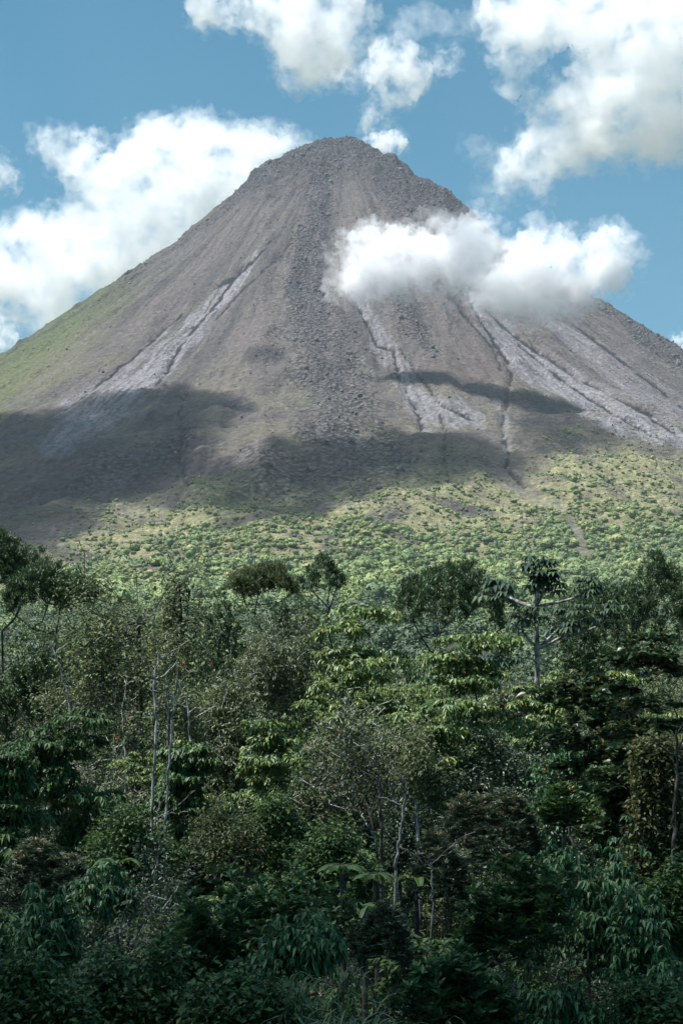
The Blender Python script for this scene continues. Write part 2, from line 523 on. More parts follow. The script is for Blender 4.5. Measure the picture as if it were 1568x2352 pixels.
yg = np.concatenate([-np.array(spread(0, 60, 8, 1.4, 9000))[::-1], np.arange(-60, 100, 1.0), np.arange(100, Y_SPLIT, 8.0), [Y_SPLIT]])
XG, YG, HG, RG = terrain_grid(xg, yg)
ground = mesh_obj('ground', np.stack([XG, YG, HG], -1).reshape(-1, 3), grid_faces(len(xg), len(yg)), SOIL, smooth=True)
props(ground, 'dark forest floor between the trees', 'ground', kind='structure')


def ground_z(x, y):
    x = np.atleast_1d(np.asarray(x, float)); y = np.atleast_1d(np.asarray(y, float))
    h, r = height(x, y)
    return h + np.where(y < 400, near_ground(x, y), 0.0) * ss(400, 80, y)


def slope_point(px, py):
    """Where the ray through a photo pixel meets the mountain."""
    ys = np.arange(450, 2750, 4.0)
    a = at(px, py, 1.0)
    xs = a[0] * ys; zs = CAM_Z + (a[2] - CAM_Z) * ys
    h, _ = height(xs, ys)
    i = np.argmax(h >= zs)
    return np.array([xs[i], ys[i], h[i]])


# loose boulders on the rocky bands
brng = np.random.default_rng(8)
cand = np.argwhere((rock > 0.12) & (Y < 2650) & (np.abs(X) < 640))
wgt = rock[cand[:, 0], cand[:, 1]]
pick = cand[brng.choice(len(cand), 3800, replace=False, p=wgt ** 1.3 / (wgt ** 1.3).sum())]
extra = np.argwhere((Y > 900) & (Y < 2600) & (np.abs(X) < 620) & (U > -20) & (U < 1590))
pick = np.concatenate([pick, extra[brng.choice(len(extra), 2400, replace=False)]])
bx, by, bz = X[pick[:, 0], pick[:, 1]], Y[pick[:, 0], pick[:, 1]], H[pick[:, 0], pick[:, 1]]
bx = bx + brng.uniform(-2, 2, len(bx)); by = by + brng.uniform(-2, 2, len(bx))


def ico_mesh(sub):
    import bmesh
    bm = bmesh.new(); bmesh.ops.create_icosphere(bm, subdivisions=sub, radius=1.0)
    v = np.array([q.co[:] for q in bm.verts]); f = np.array([[w.index for w in q.verts] for q in bm.faces])
    bm.free(); return v, f


iv, jf = ico_mesh(1)
bs_ = 0.85 * (0.6 + 0.35 / np.maximum(brng.random(len(bx)), 0.06) ** 0.75) * np.where(brng.random(len(bx)) < 0.05, 1.6, 1.0)
bs_[3800:] *= 0.55
jit = 1 + 0.35 * brng.normal(size=(len(bx), len(iv), 1)).clip(-1.2, 1.2)
sq_ = brng.uniform(0.6, 1.3, (len(bx), 1, 3))
bv = iv[None] * jit * sq_ * bs_[:, None, None] + np.stack([bx, by, bz], 1)[:, None, :]
bf = jf[None] + (np.arange(len(bx)) * len(iv))[:, None, None]
mt, nt, out = new_mat('boulder_rock')
geo = N(nt, 'ShaderNodeNewGeometry')
n1 = N(nt, 'ShaderNodeTexNoise', i_Scale=0.12, i_Detail=5.0)
L(nt, geo.outputs['Position'], n1.inputs['Vector'])
c = ramp(nt, n1.outputs[0], [(0.35, (0.042, 0.042, 0.047)), (0.55, (0.080, 0.078, 0.080)), (0.7, (0.13, 0.122, 0.118))])
bs = N(nt, 'ShaderNodeBsdfPrincipled', i_Roughness=0.9)
L(nt, c, bs.inputs['Base Color']); L(nt, bs.outputs[0], out.inputs[0])
bo = mesh_obj('boulder_field', bv.reshape(-1, 3), bf.reshape(-1, 3), mt)
props(bo, 'dark loose boulders strewn down the volcano', 'boulders', kind='stuff')
# ------------------------------------------------------------------ clouds: closed lumpy bodies filled with a scattering volume
def cloud_mat(name, dens, nscale, thr, gain, aniso=0.0, wsp=0.0):
    mt, nt, out = new_mat(name)
    geo = N(nt, 'ShaderNodeNewGeometry')
    n1 = N(nt, 'ShaderNodeTexNoise', i_Scale=1.0 / nscale, i_Detail=6.0, i_Roughness=0.62)
    L(nt, geo.outputs['Position'], n1.inputs['Vector'])
    mr = N(nt, 'ShaderNodeMapRange'); L(nt, n1.outputs[0], mr.inputs[0])
    for k, v in zip(('From Min', 'From Max', 'To Min', 'To Max'), (thr, thr + gain, wsp * dens, dens)): mr.inputs[k].default_value = v
    pv = N(nt, 'ShaderNodeVolumePrincipled')
    pv.inputs['Color'].default_value = (1.0, 1.0, 1.0, 1)
    pv.inputs['Anisotropy'].default_value = aniso
    L(nt, mr.outputs[0], pv.inputs['Density'])
    L(nt, pv.outputs[0], out.inputs['Volume'])
    return mt


def poly_blobs(poly, rmin, rmax, rng, n=4000):
    """Fill an outline with discs: big ones inside, small ones along the rim."""
    P = np.asarray(poly, float)
    lo, hi = P.min(0), P.max(0)
    pts = rng.uniform(lo, hi, (n, 2))
    ins = in_poly(pts[:, 0], pts[:, 1], P)
    pts = pts[ins]
    loop = [(a, b, 1) for a, b in P] + [(P[0, 0], P[0, 1], 1)]
    d, _, _ = poly_dist(pts[:, 0], pts[:, 1], loop)
    order = np.argsort(-d)
    keep = []
    for i in order:
        r = min(max(d[i] * 0.95, rmin), rmax)
        ok = True
        for (x, y, q) in keep:
            if math.hypot(pts[i, 0] - x, pts[i, 1] - y) < 0.45 * q + 0.10 * r:
                ok = False; break
        if ok: keep.append((pts[i, 0], pts[i, 1], r))
    return keep


def cloud_body(name, centres, radii, voxel, lump, mat, label, sub_seed=0, flat=None):
    """Union of spheres -> voxel remesh -> billows pushed out along the normals."""
    vs, fs, off = [], [], 0
    ico = ICO2
    for c, r in zip(centres, radii):
        vs.append(ico[0] * np.asarray(r) + c); fs.append(ico[1] + off); off += len(ico[0])
    tmp = mesh_obj('tmp', np.concatenate(vs), np.concatenate(fs), mat)
    md = tmp.modifiers.new('r', 'REMESH'); md.mode = 'VOXEL'; md.voxel_size = voxel
    sm = tmp.modifiers.new('s', 'SMOOTH'); sm.iterations = 4; sm.factor = 0.5
    dg = bpy.context.evaluated_depsgraph_get()
    ev = tmp.evaluated_get(dg); me = ev.to_mesh()
    n = len(me.vertices)
    co = np.empty(n * 3, np.float32); me.vertices.foreach_get('co', co); co = co.reshape(-1, 3).astype(float)
    no = np.empty(n * 3, np.float32); me.vertices.foreach_get('normal', no); no = no.reshape(-1, 3).astype(float)
    me.calc_loop_triangles()
    tri = np.empty(len(me.loop_triangles) * 3, np.int32); me.loop_triangles.foreach_get('vertices', tri); tri = tri.reshape(-1, 3)
    ev.to_mesh_clear()
    old = tmp.data
    bpy.data.objects.remove(tmp); bpy.data.meshes.remove(old)
    lab_ = np.arange(n)                                   # drop hollow pockets left inside by the union
    while True:
        mn = lab_[tri].min(1)
        nw = lab_.copy(); np.minimum.at(nw, tri.ravel(), np.repeat(mn, 3)); nw = nw[nw]
        if np.array_equal(nw, lab_): break
        lab_ = nw
    vol = np.einsum('ij,ij->i', co[tri[:, 0]] - co.mean(0), np.cross(co[tri[:, 1]] - co.mean(0), co[tri[:, 2]] - co.mean(0)))
    vsum = np.bincount(lab_[tri[:, 0]], vol, minlength=n)
    good = (vsum > 0) & (np.bincount(lab_, minlength=n) > 40)
    tri = tri[good[lab_[tri[:, 0]]]]
    used = np.unique(tri); mp_ = np.zeros(n, int); mp_[used] = np.arange(len(used))
    tri = mp_[tri]; co = co[used]; no = no[used]
    s = lump
    k = sub_seed * 31.7
    b1 = 1 - 2.2 * np.abs(pnoise(co[:, 0] / s + k, co[:, 1] / s, co[:, 2] / s))
    b2 = 1 - 2.2 * np.abs(pnoise(co[:, 0] / s * 2.3, co[:, 1] / s * 2.3 + k, co[:, 2] / s * 2.3))
    b3 = 1 - 2.2 * np.abs(pnoise(co[:, 0] / s * 5.1, co[:, 1] / s * 5.1, co[:, 2] / s * 5.1 + k))
    co = co + no * (s * (0.27 * b1 + 0.20 * b2 + 0.11 * b3 - 0.10))[:, None]
    o = mesh_obj(name, co, tri, mat, smooth=True)
    if label: props(o, label, 'cloud')
    return o


def _ico(sub):
    import bmesh
    bm = bmesh.new(); bmesh.ops.create_icosphere(bm, subdivisions=sub, radius=1.0)
    v = np.array([x.co[:] for x in bm.verts]); f = np.array([[q.index for q in x.verts] for x in bm.faces])
    bm.free(); return v, f


ICO2 = _ico(3)


def sky_cloud(name, poly, Y, rmin, rmax, label, dens, seed, voxel_px=5.0, lump_px=34.0, thr=0.42, gain=0.16, wsp=0.0, thick=1.0, nscale_px=40, squash=0.85, grow=1.0, veil=1.7, vdens=0.014, vthr=0.50):
    rng = np.random.default_rng(seed)
    bl = poly_blobs(poly, rmin, rmax, rng)
    m = Y / FPX                                      # metres per photo pixel at that distance
    cs, rs, rv = [], [], []
    for (x, y, r) in bl:
        c = at(x, y, Y + rng.uniform(-0.5, 0.5) * r * m * thick)
        th = thick * (0.45 + 0.55 * min(1, r / rmax))
        cs.append(c); rs.append(np.array([1.0, th, squash]) * (r * grow) * m)
        rv.append(np.array([1.0, th, squash]) * (r * grow + rmin * (veil - 1) * 2.2) * m)
    mat = cloud_mat('cloud_vapour', dens / m, nscale_px * m, thr, gain, wsp=wsp)
    o = cloud_body(name, cs, rs, voxel_px * m, lump_px * m, mat, label, seed)
    if vdens > 0:                                    # torn thin vapour round the body
        vm_ = cloud_mat('thin_vapour', vdens / m, nscale_px * 0.8 * m, vthr, 0.22)
        w = cloud_body('wisps', cs, rv, voxel_px * 1.6 * m, lump_px * 1.3 * m, vm_, None, seed + 50)
        for k in ('label', 'category'):
            if k in w: del w[k]
        w.parent = o
    return o


FRONT_A = [(772, 575), (800, 550), (880, 527), (935, 537), (985, 510), (1020, 526), (1060, 508), (1100, 498), (1135, 520), (1148, 556), (1130, 600), (1105, 640), (1060, 662), (1020, 672),
           (980, 660), (930, 657), (880, 680), (850, 688), (800, 678), (778, 668), (790, 620)]
FRONT_B = [(1150, 590), (1185, 566), (1230, 528), (1265, 518), (1300, 546), (1340, 556), (1400, 530), (1430, 545), (1454, 582), (1438, 622), (1420, 650), (1390, 670), (1330, 698), (1290, 718),
           (1200, 732), (1130, 715), (1092, 688), (1098, 655), (1130, 625)]
LEFT = [(-60, 560), (0, 548), (60, 505), (110, 470), (215, 480), (200, 430), (150, 410), (105, 350), (100, 295), (150, 310), (200, 330), (280, 365), (300, 320), (345, 290), (430, 282),
        (500, 278), (560, 318), (640, 300), (695, 328), (660, 420), (560, 520), (400, 640), (250, 730), (120, 760), (60, 735), (0, 705), (-60, 700)]
TOPC = [(445, -40), (840, -40), (835, 55), (815, 130), (775, 175), (735, 190), (690, 196), (655, 188), (652, 130), (622, 70), (560, 40), (480, 48), (445, 18)]
WISP = [(862, 120), (905, 92), (940, 108), (968, 135), (1035, 120), (1045, 140), (975, 165), (968, 200), (930, 228), (905, 245), (872, 290), (845, 300), (850, 268), (880, 225), (875, 185), (800, 195), (780, 175), (845, 160)]
TOPR = [(1105, 70), (1130, 0), (1150, -40), (1640, -40), (1640, 365), (1540, 350), (1480, 375), (1420, 365), (1320, 375), (1262, 400), (1245, 440), (1180, 425), (1148, 415), (1150, 385), (1205, 340),
        (1225, 265), (1290, 200), (1345, 130), (1310, 95), (1240, 110), (1205, 175), (1165, 205), (1150, 130)]
PLUME = [(835, 320), (870, 308), (905, 303), (930, 322), (920, 345), (895, 352), (865, 350)]
LOWL = [(-40, 720), (0, 728), (25, 755), (40, 790), (10, 812), (-40, 830)]
MIDL = [(-30, 355), (5, 365), (35, 400), (28, 438), (5, 425), (-30, 420)]
LOWR = [(1545, 785), (1580, 765), (1620, 770), (1620, 830), (1575, 812)]


sky_cloud('cloud', FRONT_A, 1610, 13, 50, 'bright white cloud drifting across the middle of the right flank of the volcano', 0.040, 1, 3.0, 34, thr=0.40, gain=0.20, grow=1.18, thick=0.7, nscale_px=70, vdens=0.018, vthr=0.47, veil=2.0)
sky_cloud('cloud', FRONT_B, 1580, 13, 52, 'rounder bright white cloud at the right skyline in front of the volcano', 0.040, 11, 3.0, 34, thr=0.38, gain=0.20, grow=1.18, thick=0.7, nscale_px=74, vdens=0.018, vthr=0.47, veil=2.0)
sky_cloud('cloud', LEFT, 6200, 15, 75, 'broad white cloud rising from behind the left flank of the volcano', 0.030, 2, 5.0, 50, thr=0.45, gain=0.24, grow=1.32, nscale_px=80)
sky_cloud('cloud', TOPC, 5200, 15, 70, 'white cloud cut by the upper edge above the summit', 0.030, 3, 5.0, 48, thr=0.45, gain=0.24, grow=1.32, nscale_px=80)
sky_cloud('cloud', WISP, 5000, 9, 26, 'thin torn wisp of cloud hanging right above the summit', 0.030, 4, 4.0, 34, thr=0.46, gain=0.2, grow=1.7, nscale_px=50)
sky_cloud('cloud', TOPR, 4600, 16, 85, 'big white cloud filling the upper right corner of the sky', 0.028, 5, 5.5, 50, thr=0.45, gain=0.24, grow=1.28, nscale_px=90)
sky_cloud('cloud', [(905, 60), (935, 25), (985, 18), (1040, 38), (1100, 40), (1108, 66), (1050, 74), (985, 66), (930, 92)], 5000, 9, 22, 'faint veil of cloud high between the two upper clouds', 0.007, 14, 4.0, 34, thr=0.42, gain=0.25, grow=1.5, nscale_px=55, vdens=0.004)
sky_cloud('cloud', [(1075, 330), (1098, 318), (1130, 372), (1150, 470), (1120, 480), (1105, 400)], 4800, 9, 20, 'faint cloud veil above the right shoulder of the volcano', 0.006, 15, 4.0, 34, thr=0.44, gain=0.25, grow=1.5, nscale_px=55, vdens=0.004)
sky_cloud('cloud', PLUME, 2720, 8, 20, 'small puff of white vapour beside the summit crater', 0.07, 6, 2.5, 16, grow=1.1)
sky_cloud('cloud', LOWL, 6000, 12, 40, 'small white cloud just over the left skyline of the volcano', 0.04, 7, 4.0, 26)
sky_cloud('cloud', MIDL, 5600, 9, 24, 'thin scrap of cloud by the left edge of the sky', 0.022, 8, 4.0, 28, thr=0.42, grow=1.2)
sky_cloud('cloud', LOWR, 6000, 10, 28, 'small cloud peeping over the right skyline of the volcano', 0.035, 9, 4.0, 24)


def overhead_cloud(ground_pts, alt, rmin, rmax, voxel, lump, label, seed, tau=9.0):
    """A cloud above the picture whose shadow falls on the given patch of ground."""
    P = np.array([p + S * ((alt - p[2]) / S[2]) for p in ground_pts])
    rng = np.random.default_rng(seed)
    bl = poly_blobs(P[:, :2], rmin, rmax, rng)
    cs = [np.array([x, y, alt + rng.uniform(-0.15, 0.15) * r]) for x, y, r in bl]
    rs = [np.array([1.0, 1.0, 0.5]) * r for x, y, r in bl]
    mat = cloud_mat('cloud_vapour', tau / rmax, rmax * 0.8, 0.30, 0.2)
    return cloud_body('cloud', cs, rs, voxel, lump, mat, label, seed)


SH_A = [(-200, 975), (0, 950), (60, 942), (150, 940), (250, 905), (330, 888), (430, 884), (480, 900), (540, 896), (578, 925), (548, 955), (490, 985), (462, 1040), (520, 1075), (600, 1060), (610, 1008), (690, 1010),
        (760, 1003), (830, 1008), (900, 985), (960, 992), (1060, 1000), (1120, 1005), (1180, 1045), (1185, 1085), (1150, 1112), (1060, 1112), (960, 1118), (850, 1142), (760, 1180), (700, 1196), (600, 1202), (480, 1190), (420, 1170), (370, 1165), (300, 1148), (235, 1160), (210, 1200), (100, 1285), (-200, 1350)]
SH_C = [(565, 806), (610, 796), (650, 806), (655, 826), (600, 832), (570, 826)]
overhead_cloud([slope_point(*p) for p in SH_A], 1340.0, 12, 80, 7, 26, 'wide cloud overhead, shading the lower left and middle of the slope', 21, tau=3.4)
overhead_cloud([slope_point(*p) for p in SH_C], 1340.0, 10, 40, 6, 16, 'small thin cloud overhead, shading a spot left of the boulder band', 23, tau=1.6)
SH_D = [(1188, 905), (1240, 898), (1300, 935), (1400, 985), (1440, 1010), (1390, 1030), (1290, 1040), (1230, 1062), (1190, 1010)]
overhead_cloud([slope_point(*p) for p in SH_D], 1340.0, 8, 40, 6, 18, 'ragged cloud overhead, shading the lower slope right of the scree', 25, tau=1.6)
FG2 = [(-70, -60), (70, -60), (70, 10), (20, 14), (0, 15), (-20, 13), (-70, 12)]  # outline for an unseen cloud added to darken the nearest plants
overhead_cloud([np.array([x, y, 6.0]) for x, y in FG2], 520.0, 8, 40, 4, 14, 'dense unseen cloud added overhead to darken the bottom of the wood', 26, tau=11)
FG = [(-90, -60), (90, -60), (90, 18), (40, 23), (14, 30), (4, 25), (-8, 30), (-22, 24), (-40, 26), (-90, 20)]  # outline for a second unseen cloud, added to dim the front bushes
overhead_cloud([np.array([x, y, 8.0]) for x, y in FG], 420.0, 8, 40, 4, 14, 'thin unseen cloud added overhead to half shade the front bushes of the wood', 24, tau=2.4)

# ------------------------------------------------------------------ the air between here and the mountain
mt, nt, out = new_mat('hazy_air')
pv = N(nt, 'ShaderNodeVolumePrincipled')
pv.inputs['Color'].default_value = (0.80, 0.90, 1.0, 1)
pv.inputs['Density'].default_value = HAZE
L(nt, pv.outputs[0], out.inputs['Volume'])
hx, hy0, hy1, hz0, hz1 = 2600.0, -500.0, 3600.0, -3.0, 1080.0
hv = np.array([(x, y, z) for z in (hz0, hz1) for y in (hy0, hy1) for x in (-hx, hx)])
hf = np.array([(0, 2, 3, 1), (4, 5, 7, 6), (0, 1, 5, 4), (2, 6, 7, 3), (0, 4, 6, 2), (1, 3, 7, 5)])
hz = mesh_obj('haze', hv, hf, mt)
props(hz, 'pale bluish air softening the far slope', 'haze', kind='stuff')

# ------------------------------------------------------------------ shrubs on the lower slope
def shrub_proto(seed, near=False):
    rng = np.random.default_rng(seed)
    v, f = _ico(2)
    k = seed * 3.3
    q = 1 + 0.42 * pnoise(v[:, 0] * 1.7 + k, v[:, 1] * 1.7, v[:, 2] * 1.7) + 0.25 * pnoise(v[:, 0] * 4 + k, v[:, 1] * 4, v[:, 2] * 4)
    v = v * q[:, None] * np.array([0.44, 0.44, 0.46]) + np.array([0, 0, 0.45])
    n = 260 if near else 84
    if near: v = (v - [0, 0, 0.42]) * 0.72 + [0, 0, 0.36]
    d = rng.normal(size=(n, 3)); d[:, 2] = np.abs(d[:, 2]) * 0.8; d /= np.linalg.norm(d, axis=1)[:, None]
    c = d * rng.uniform(0.34, 0.66, (n, 1)) * np.array([1, 1, 1.05]) + np.array([0, 0, 0.42])
    a = rng.normal(size=(n, 3)); a /= np.linalg.norm(a, axis=1)[:, None]
    b = np.cross(a, d)
    s = rng.uniform(0.035, 0.075, (n, 1)) if near else rng.uniform(0.06, 0.15, (n, 1))
    tv = np.stack([c + a * s, c - a * s * 0.6 + b * s, c - a * s * 0.6 - b * s], 1).reshape(-1, 3)
    tf = np.arange(3 * n).reshape(-1, 3) + len(v)
    return np.concatenate([v, tv]), np.concatenate([f, tf])


mt, nt, out = new_mat('shrub_leaves')
tn = N(nt, 'ShaderNodeAttribute', attribute_name='tone')
geo = N(nt, 'ShaderNodeNewGeometry')
n1 = N(nt, 'ShaderNodeTexNoise', i_Scale=0.9, i_Detail=3.0)
L(nt, geo.outputs['Position'], n1.inputs['Vector'])
fc = math_n(nt, 'ADD', tn.outputs['Fac'], math_n(nt, 'MULTIPLY', math_n(nt, 'SUBTRACT', n1.outputs[0], 0.5), 0.5), True)
c = ramp(nt, fc, [(0.0, (0.037, 0.070, 0.030)), (0.15, (0.069, 0.114, 0.044)), (0.45, (0.131, 0.192, 0.057)), (0.8, (0.200, 0.246, 0.075)), (1.0, (0.300, 0.288, 0.115))])
bs = N(nt, 'ShaderNodeBsdfPrincipled', i_Roughness=0.7)
L(nt, c, bs.inputs['Base Color'])
bp = N(nt, 'ShaderNodeBump', i_Strength=0.6, i_Distance=0.8)
L(nt, n1.outputs[0], bp.inputs['Height']); L(nt, bp.outputs[0], bs.inputs['Normal'])
L(nt, bs.outputs[0], out.inputs[0])
SHRUB_MAT = mt
rng = np.random.default_rng(5)
n = 225000
sy = 95 + (1750 - 95) * rng.random(n) ** 0.85
sx = (rng.random(n) * 2 - 1) * (0.235 * sy + 25)
sz = ground_z(sx, sy)
su, sv = project(sx, sy, sz)
vy = np.interp(su, VEG[:, 0], VEG[:, 1])
pt = fbm(sx / 90, sy / 90, 9.9, 4)
cl = fbm(sx / 38, sy / 38, 3.1, 3)
sd = sv - vy + 45 * pt
pr = 0.035 * ss(-230, -80, sd) * ss(-0.1, 0.5, cl) + 0.75 * ss(-120, 40, sd) * (0.25 + 0.75 * ss(-0.75, 0.20, cl)) + 0.30 * ss(60, 200, sd) * ss(-0.8, 0.1, cl)
for pts in (SCREE[4][0], SCREE[5][0], SCREE[6][0]):
    d, w, sg = poly_dist(su, sv, pts)
    pr = np.where(d < w * 1.2, 0.0, pr)
pr = pr * np.clip(0.42 * (420.0 / np.maximum(sy, 1)) ** 0.6 + 0.12, 0, 1)
pr = pr * np.interp(sy, [95, 200, 300, 430, 500], [0.25, 0.32, 0.5, 0.8, 1.0])
keep = rng.random(n) < pr
sx, sy, sz, su, sv, cl, sd = (q[keep] for q in (sx, sy, sz, su, sv, cl, sd))
size = (1.3 + 3.0 * rng.random(len(sx)) ** 2.0) * (0.45 + 0.55 * ss(150, 900, sy) ** 0.5) * (0.44 + 0.70 * ss(-60, 250, sd)) * (1 + 0.40 * ss(650, 300, sy)) * np.where(rng.random(len(sx)) < 0.10, 1.6, 1.0)
tone = np.clip(0.42 + 0.30 * cl + 0.22 * rng.normal(size=len(sx)), 0, 1)
tone = np.clip(tone - 0.42 * ss(620, 260, sy) + 0.10 * ss(900, 1200, sy), 0, 1)
yaw = rng.uniform(0, 6.28, len(sx))
wx = rng.uniform(0.8, 1.5, len(sx)) ; hz_ = rng.uniform(0.6, 1.15, len(sx))
protos = [shrub_proto(40 + k) for k in range(8)] + [shrub_proto(60 + k, True) for k in range(4)]
kind = np.where(sy < 430, rng.integers(8, 12, len(sx)), rng.integers(0, 8, len(sx)))
big = np.zeros(len(sx), bool)
vis = np.where((sv < 1330) & (su > 10) & (su < 1558) & (sy < 1500))[0]
big[vis[np.argsort(-(size / sy)[vis])][:260]] = True
VV, FF, TT, off = [], [], [], 0
for k in range(12):
    pv, pf = protos[k]
    idx = np.where((kind == k) & ~big)[0]
    ca, sa = np.cos(yaw[idx])[:, None], np.sin(yaw[idx])[:, None]
    x = (pv[None, :, 0] * ca - pv[None, :, 1] * sa) * (size * wx)[idx, None] + sx[idx, None]
    y = (pv[None, :, 0] * sa + pv[None, :, 1] * ca) * (size * wx)[idx, None] + sy[idx, None]
    z = pv[None, :, 2] * (size * hz_)[idx, None] + sz[idx, None] - 0.25
    VV.append(np.stack([x, y, z], -1).reshape(-1, 3))
    FF.append((pf[None] + (np.arange(len(idx)) * len(pv))[:, None, None] + off).reshape(-1, 3))
    TT.append(np.repeat(tone[idx], len(pv)))
    off += len(idx) * len(pv)
sh = mesh_obj('shrub_cover', np.concatenate(VV), np.concatenate(FF), SHRUB_MAT, smooth=True, fattr={'tone': ('POINT', 'FLOAT', np.concatenate(TT))})
props(sh, 'low green scrub covering the foot of the volcano', 'shrubs', kind='stuff')
tpro = {}
for i in np.where(big)[0]:
    tq = int(min(3, tone[i] * 4)); key = (kind[i], tq)
    if key not in tpro:
        pv, pf = protos[kind[i]]
        o = mesh_obj('shrub', pv, pf, SHRUB_MAT, smooth=True, fattr={'tone': ('POINT', 'FLOAT', np.full(len(pv), (tq + 0.5) / 4))})
        tpro[key] = o
    else:
        o = tpro[key].copy(); COL.objects.link(o)
    o.location = (sx[i], sy[i], sz[i] - 0.25); o.rotation_euler = (0, 0, yaw[i]); o.scale = (size[i] * wx[i], size[i] * wx[i], size[i] * hz_[i])
    props(o, 'rounded green shrub on the sunny grass slope at the foot of the volcano', 'shrub', 'shrubs dotting the lower slope')
# ------------------------------------------------------------------ plant kit
def leaf_mat(name, stops, rough=0.45, trans=0.22, spec=0.4):
    m, nt, out = new_mat(name)
    t = N(nt, 'ShaderNodeAttribute', attribute_name='tone')
    c = ramp(nt, t.outputs['Fac'], stops)
    b = N(nt, 'ShaderNodeBsdfPrincipled', i_Roughness=rough)
    b.inputs['Specular IOR Level'].default_value = spec
    tr = N(nt, 'ShaderNodeBsdfTranslucent')
    mx = N(nt, 'ShaderNodeMixShader'); mx.inputs[0].default_value = trans
    g = N(nt, 'ShaderNodeGamma'); g.inputs[1].default_value = 0.85
    L(nt, c, b.inputs['Base Color']); L(nt, c, g.inputs[0]); L(nt, g.outputs[0], tr.inputs[0])
    L(nt, b.outputs[0], mx.inputs[1]); L(nt, tr.outputs[0], mx.inputs[2])
    L(nt, mx.outputs[0], out.inputs[0])
    return m


def bark_mat(name, a, b, c, scale=5.0):
    m, nt, out = new_mat(name)
    co = N(nt, 'ShaderNodeTexCoord')
    mp = N(nt, 'ShaderNodeMapping'); mp.inputs['Scale'].default_value = (1, 1, 0.55)
    L(nt, co.outputs['Object'], mp.inputs[0])
    n1 = N(nt, 'ShaderNodeTexNoise', i_Scale=scale, i_Detail=5.0, i_Roughness=0.65)
    L(nt, mp.outputs[0], n1.inputs['Vector'])
    cc = ramp(nt, n1.outputs[0], [(0.42, a), (0.50, b), (0.60, c)])
    bs = N(nt, 'ShaderNodeBsdfPrincipled', i_Roughness=0.85)
    bs.inputs['Specular IOR Level'].default_value = 0.2
    L(nt, cc, bs.inputs['Base Color'])
    bp = N(nt, 'ShaderNodeBump', i_Strength=0.5, i_Distance=0.02)
    L(nt, n1.outputs[0], bp.inputs['Height']); L(nt, bp.outputs[0], bs.inputs['Normal'])
    L(nt, bs.outputs[0], out.inputs[0])
    return m


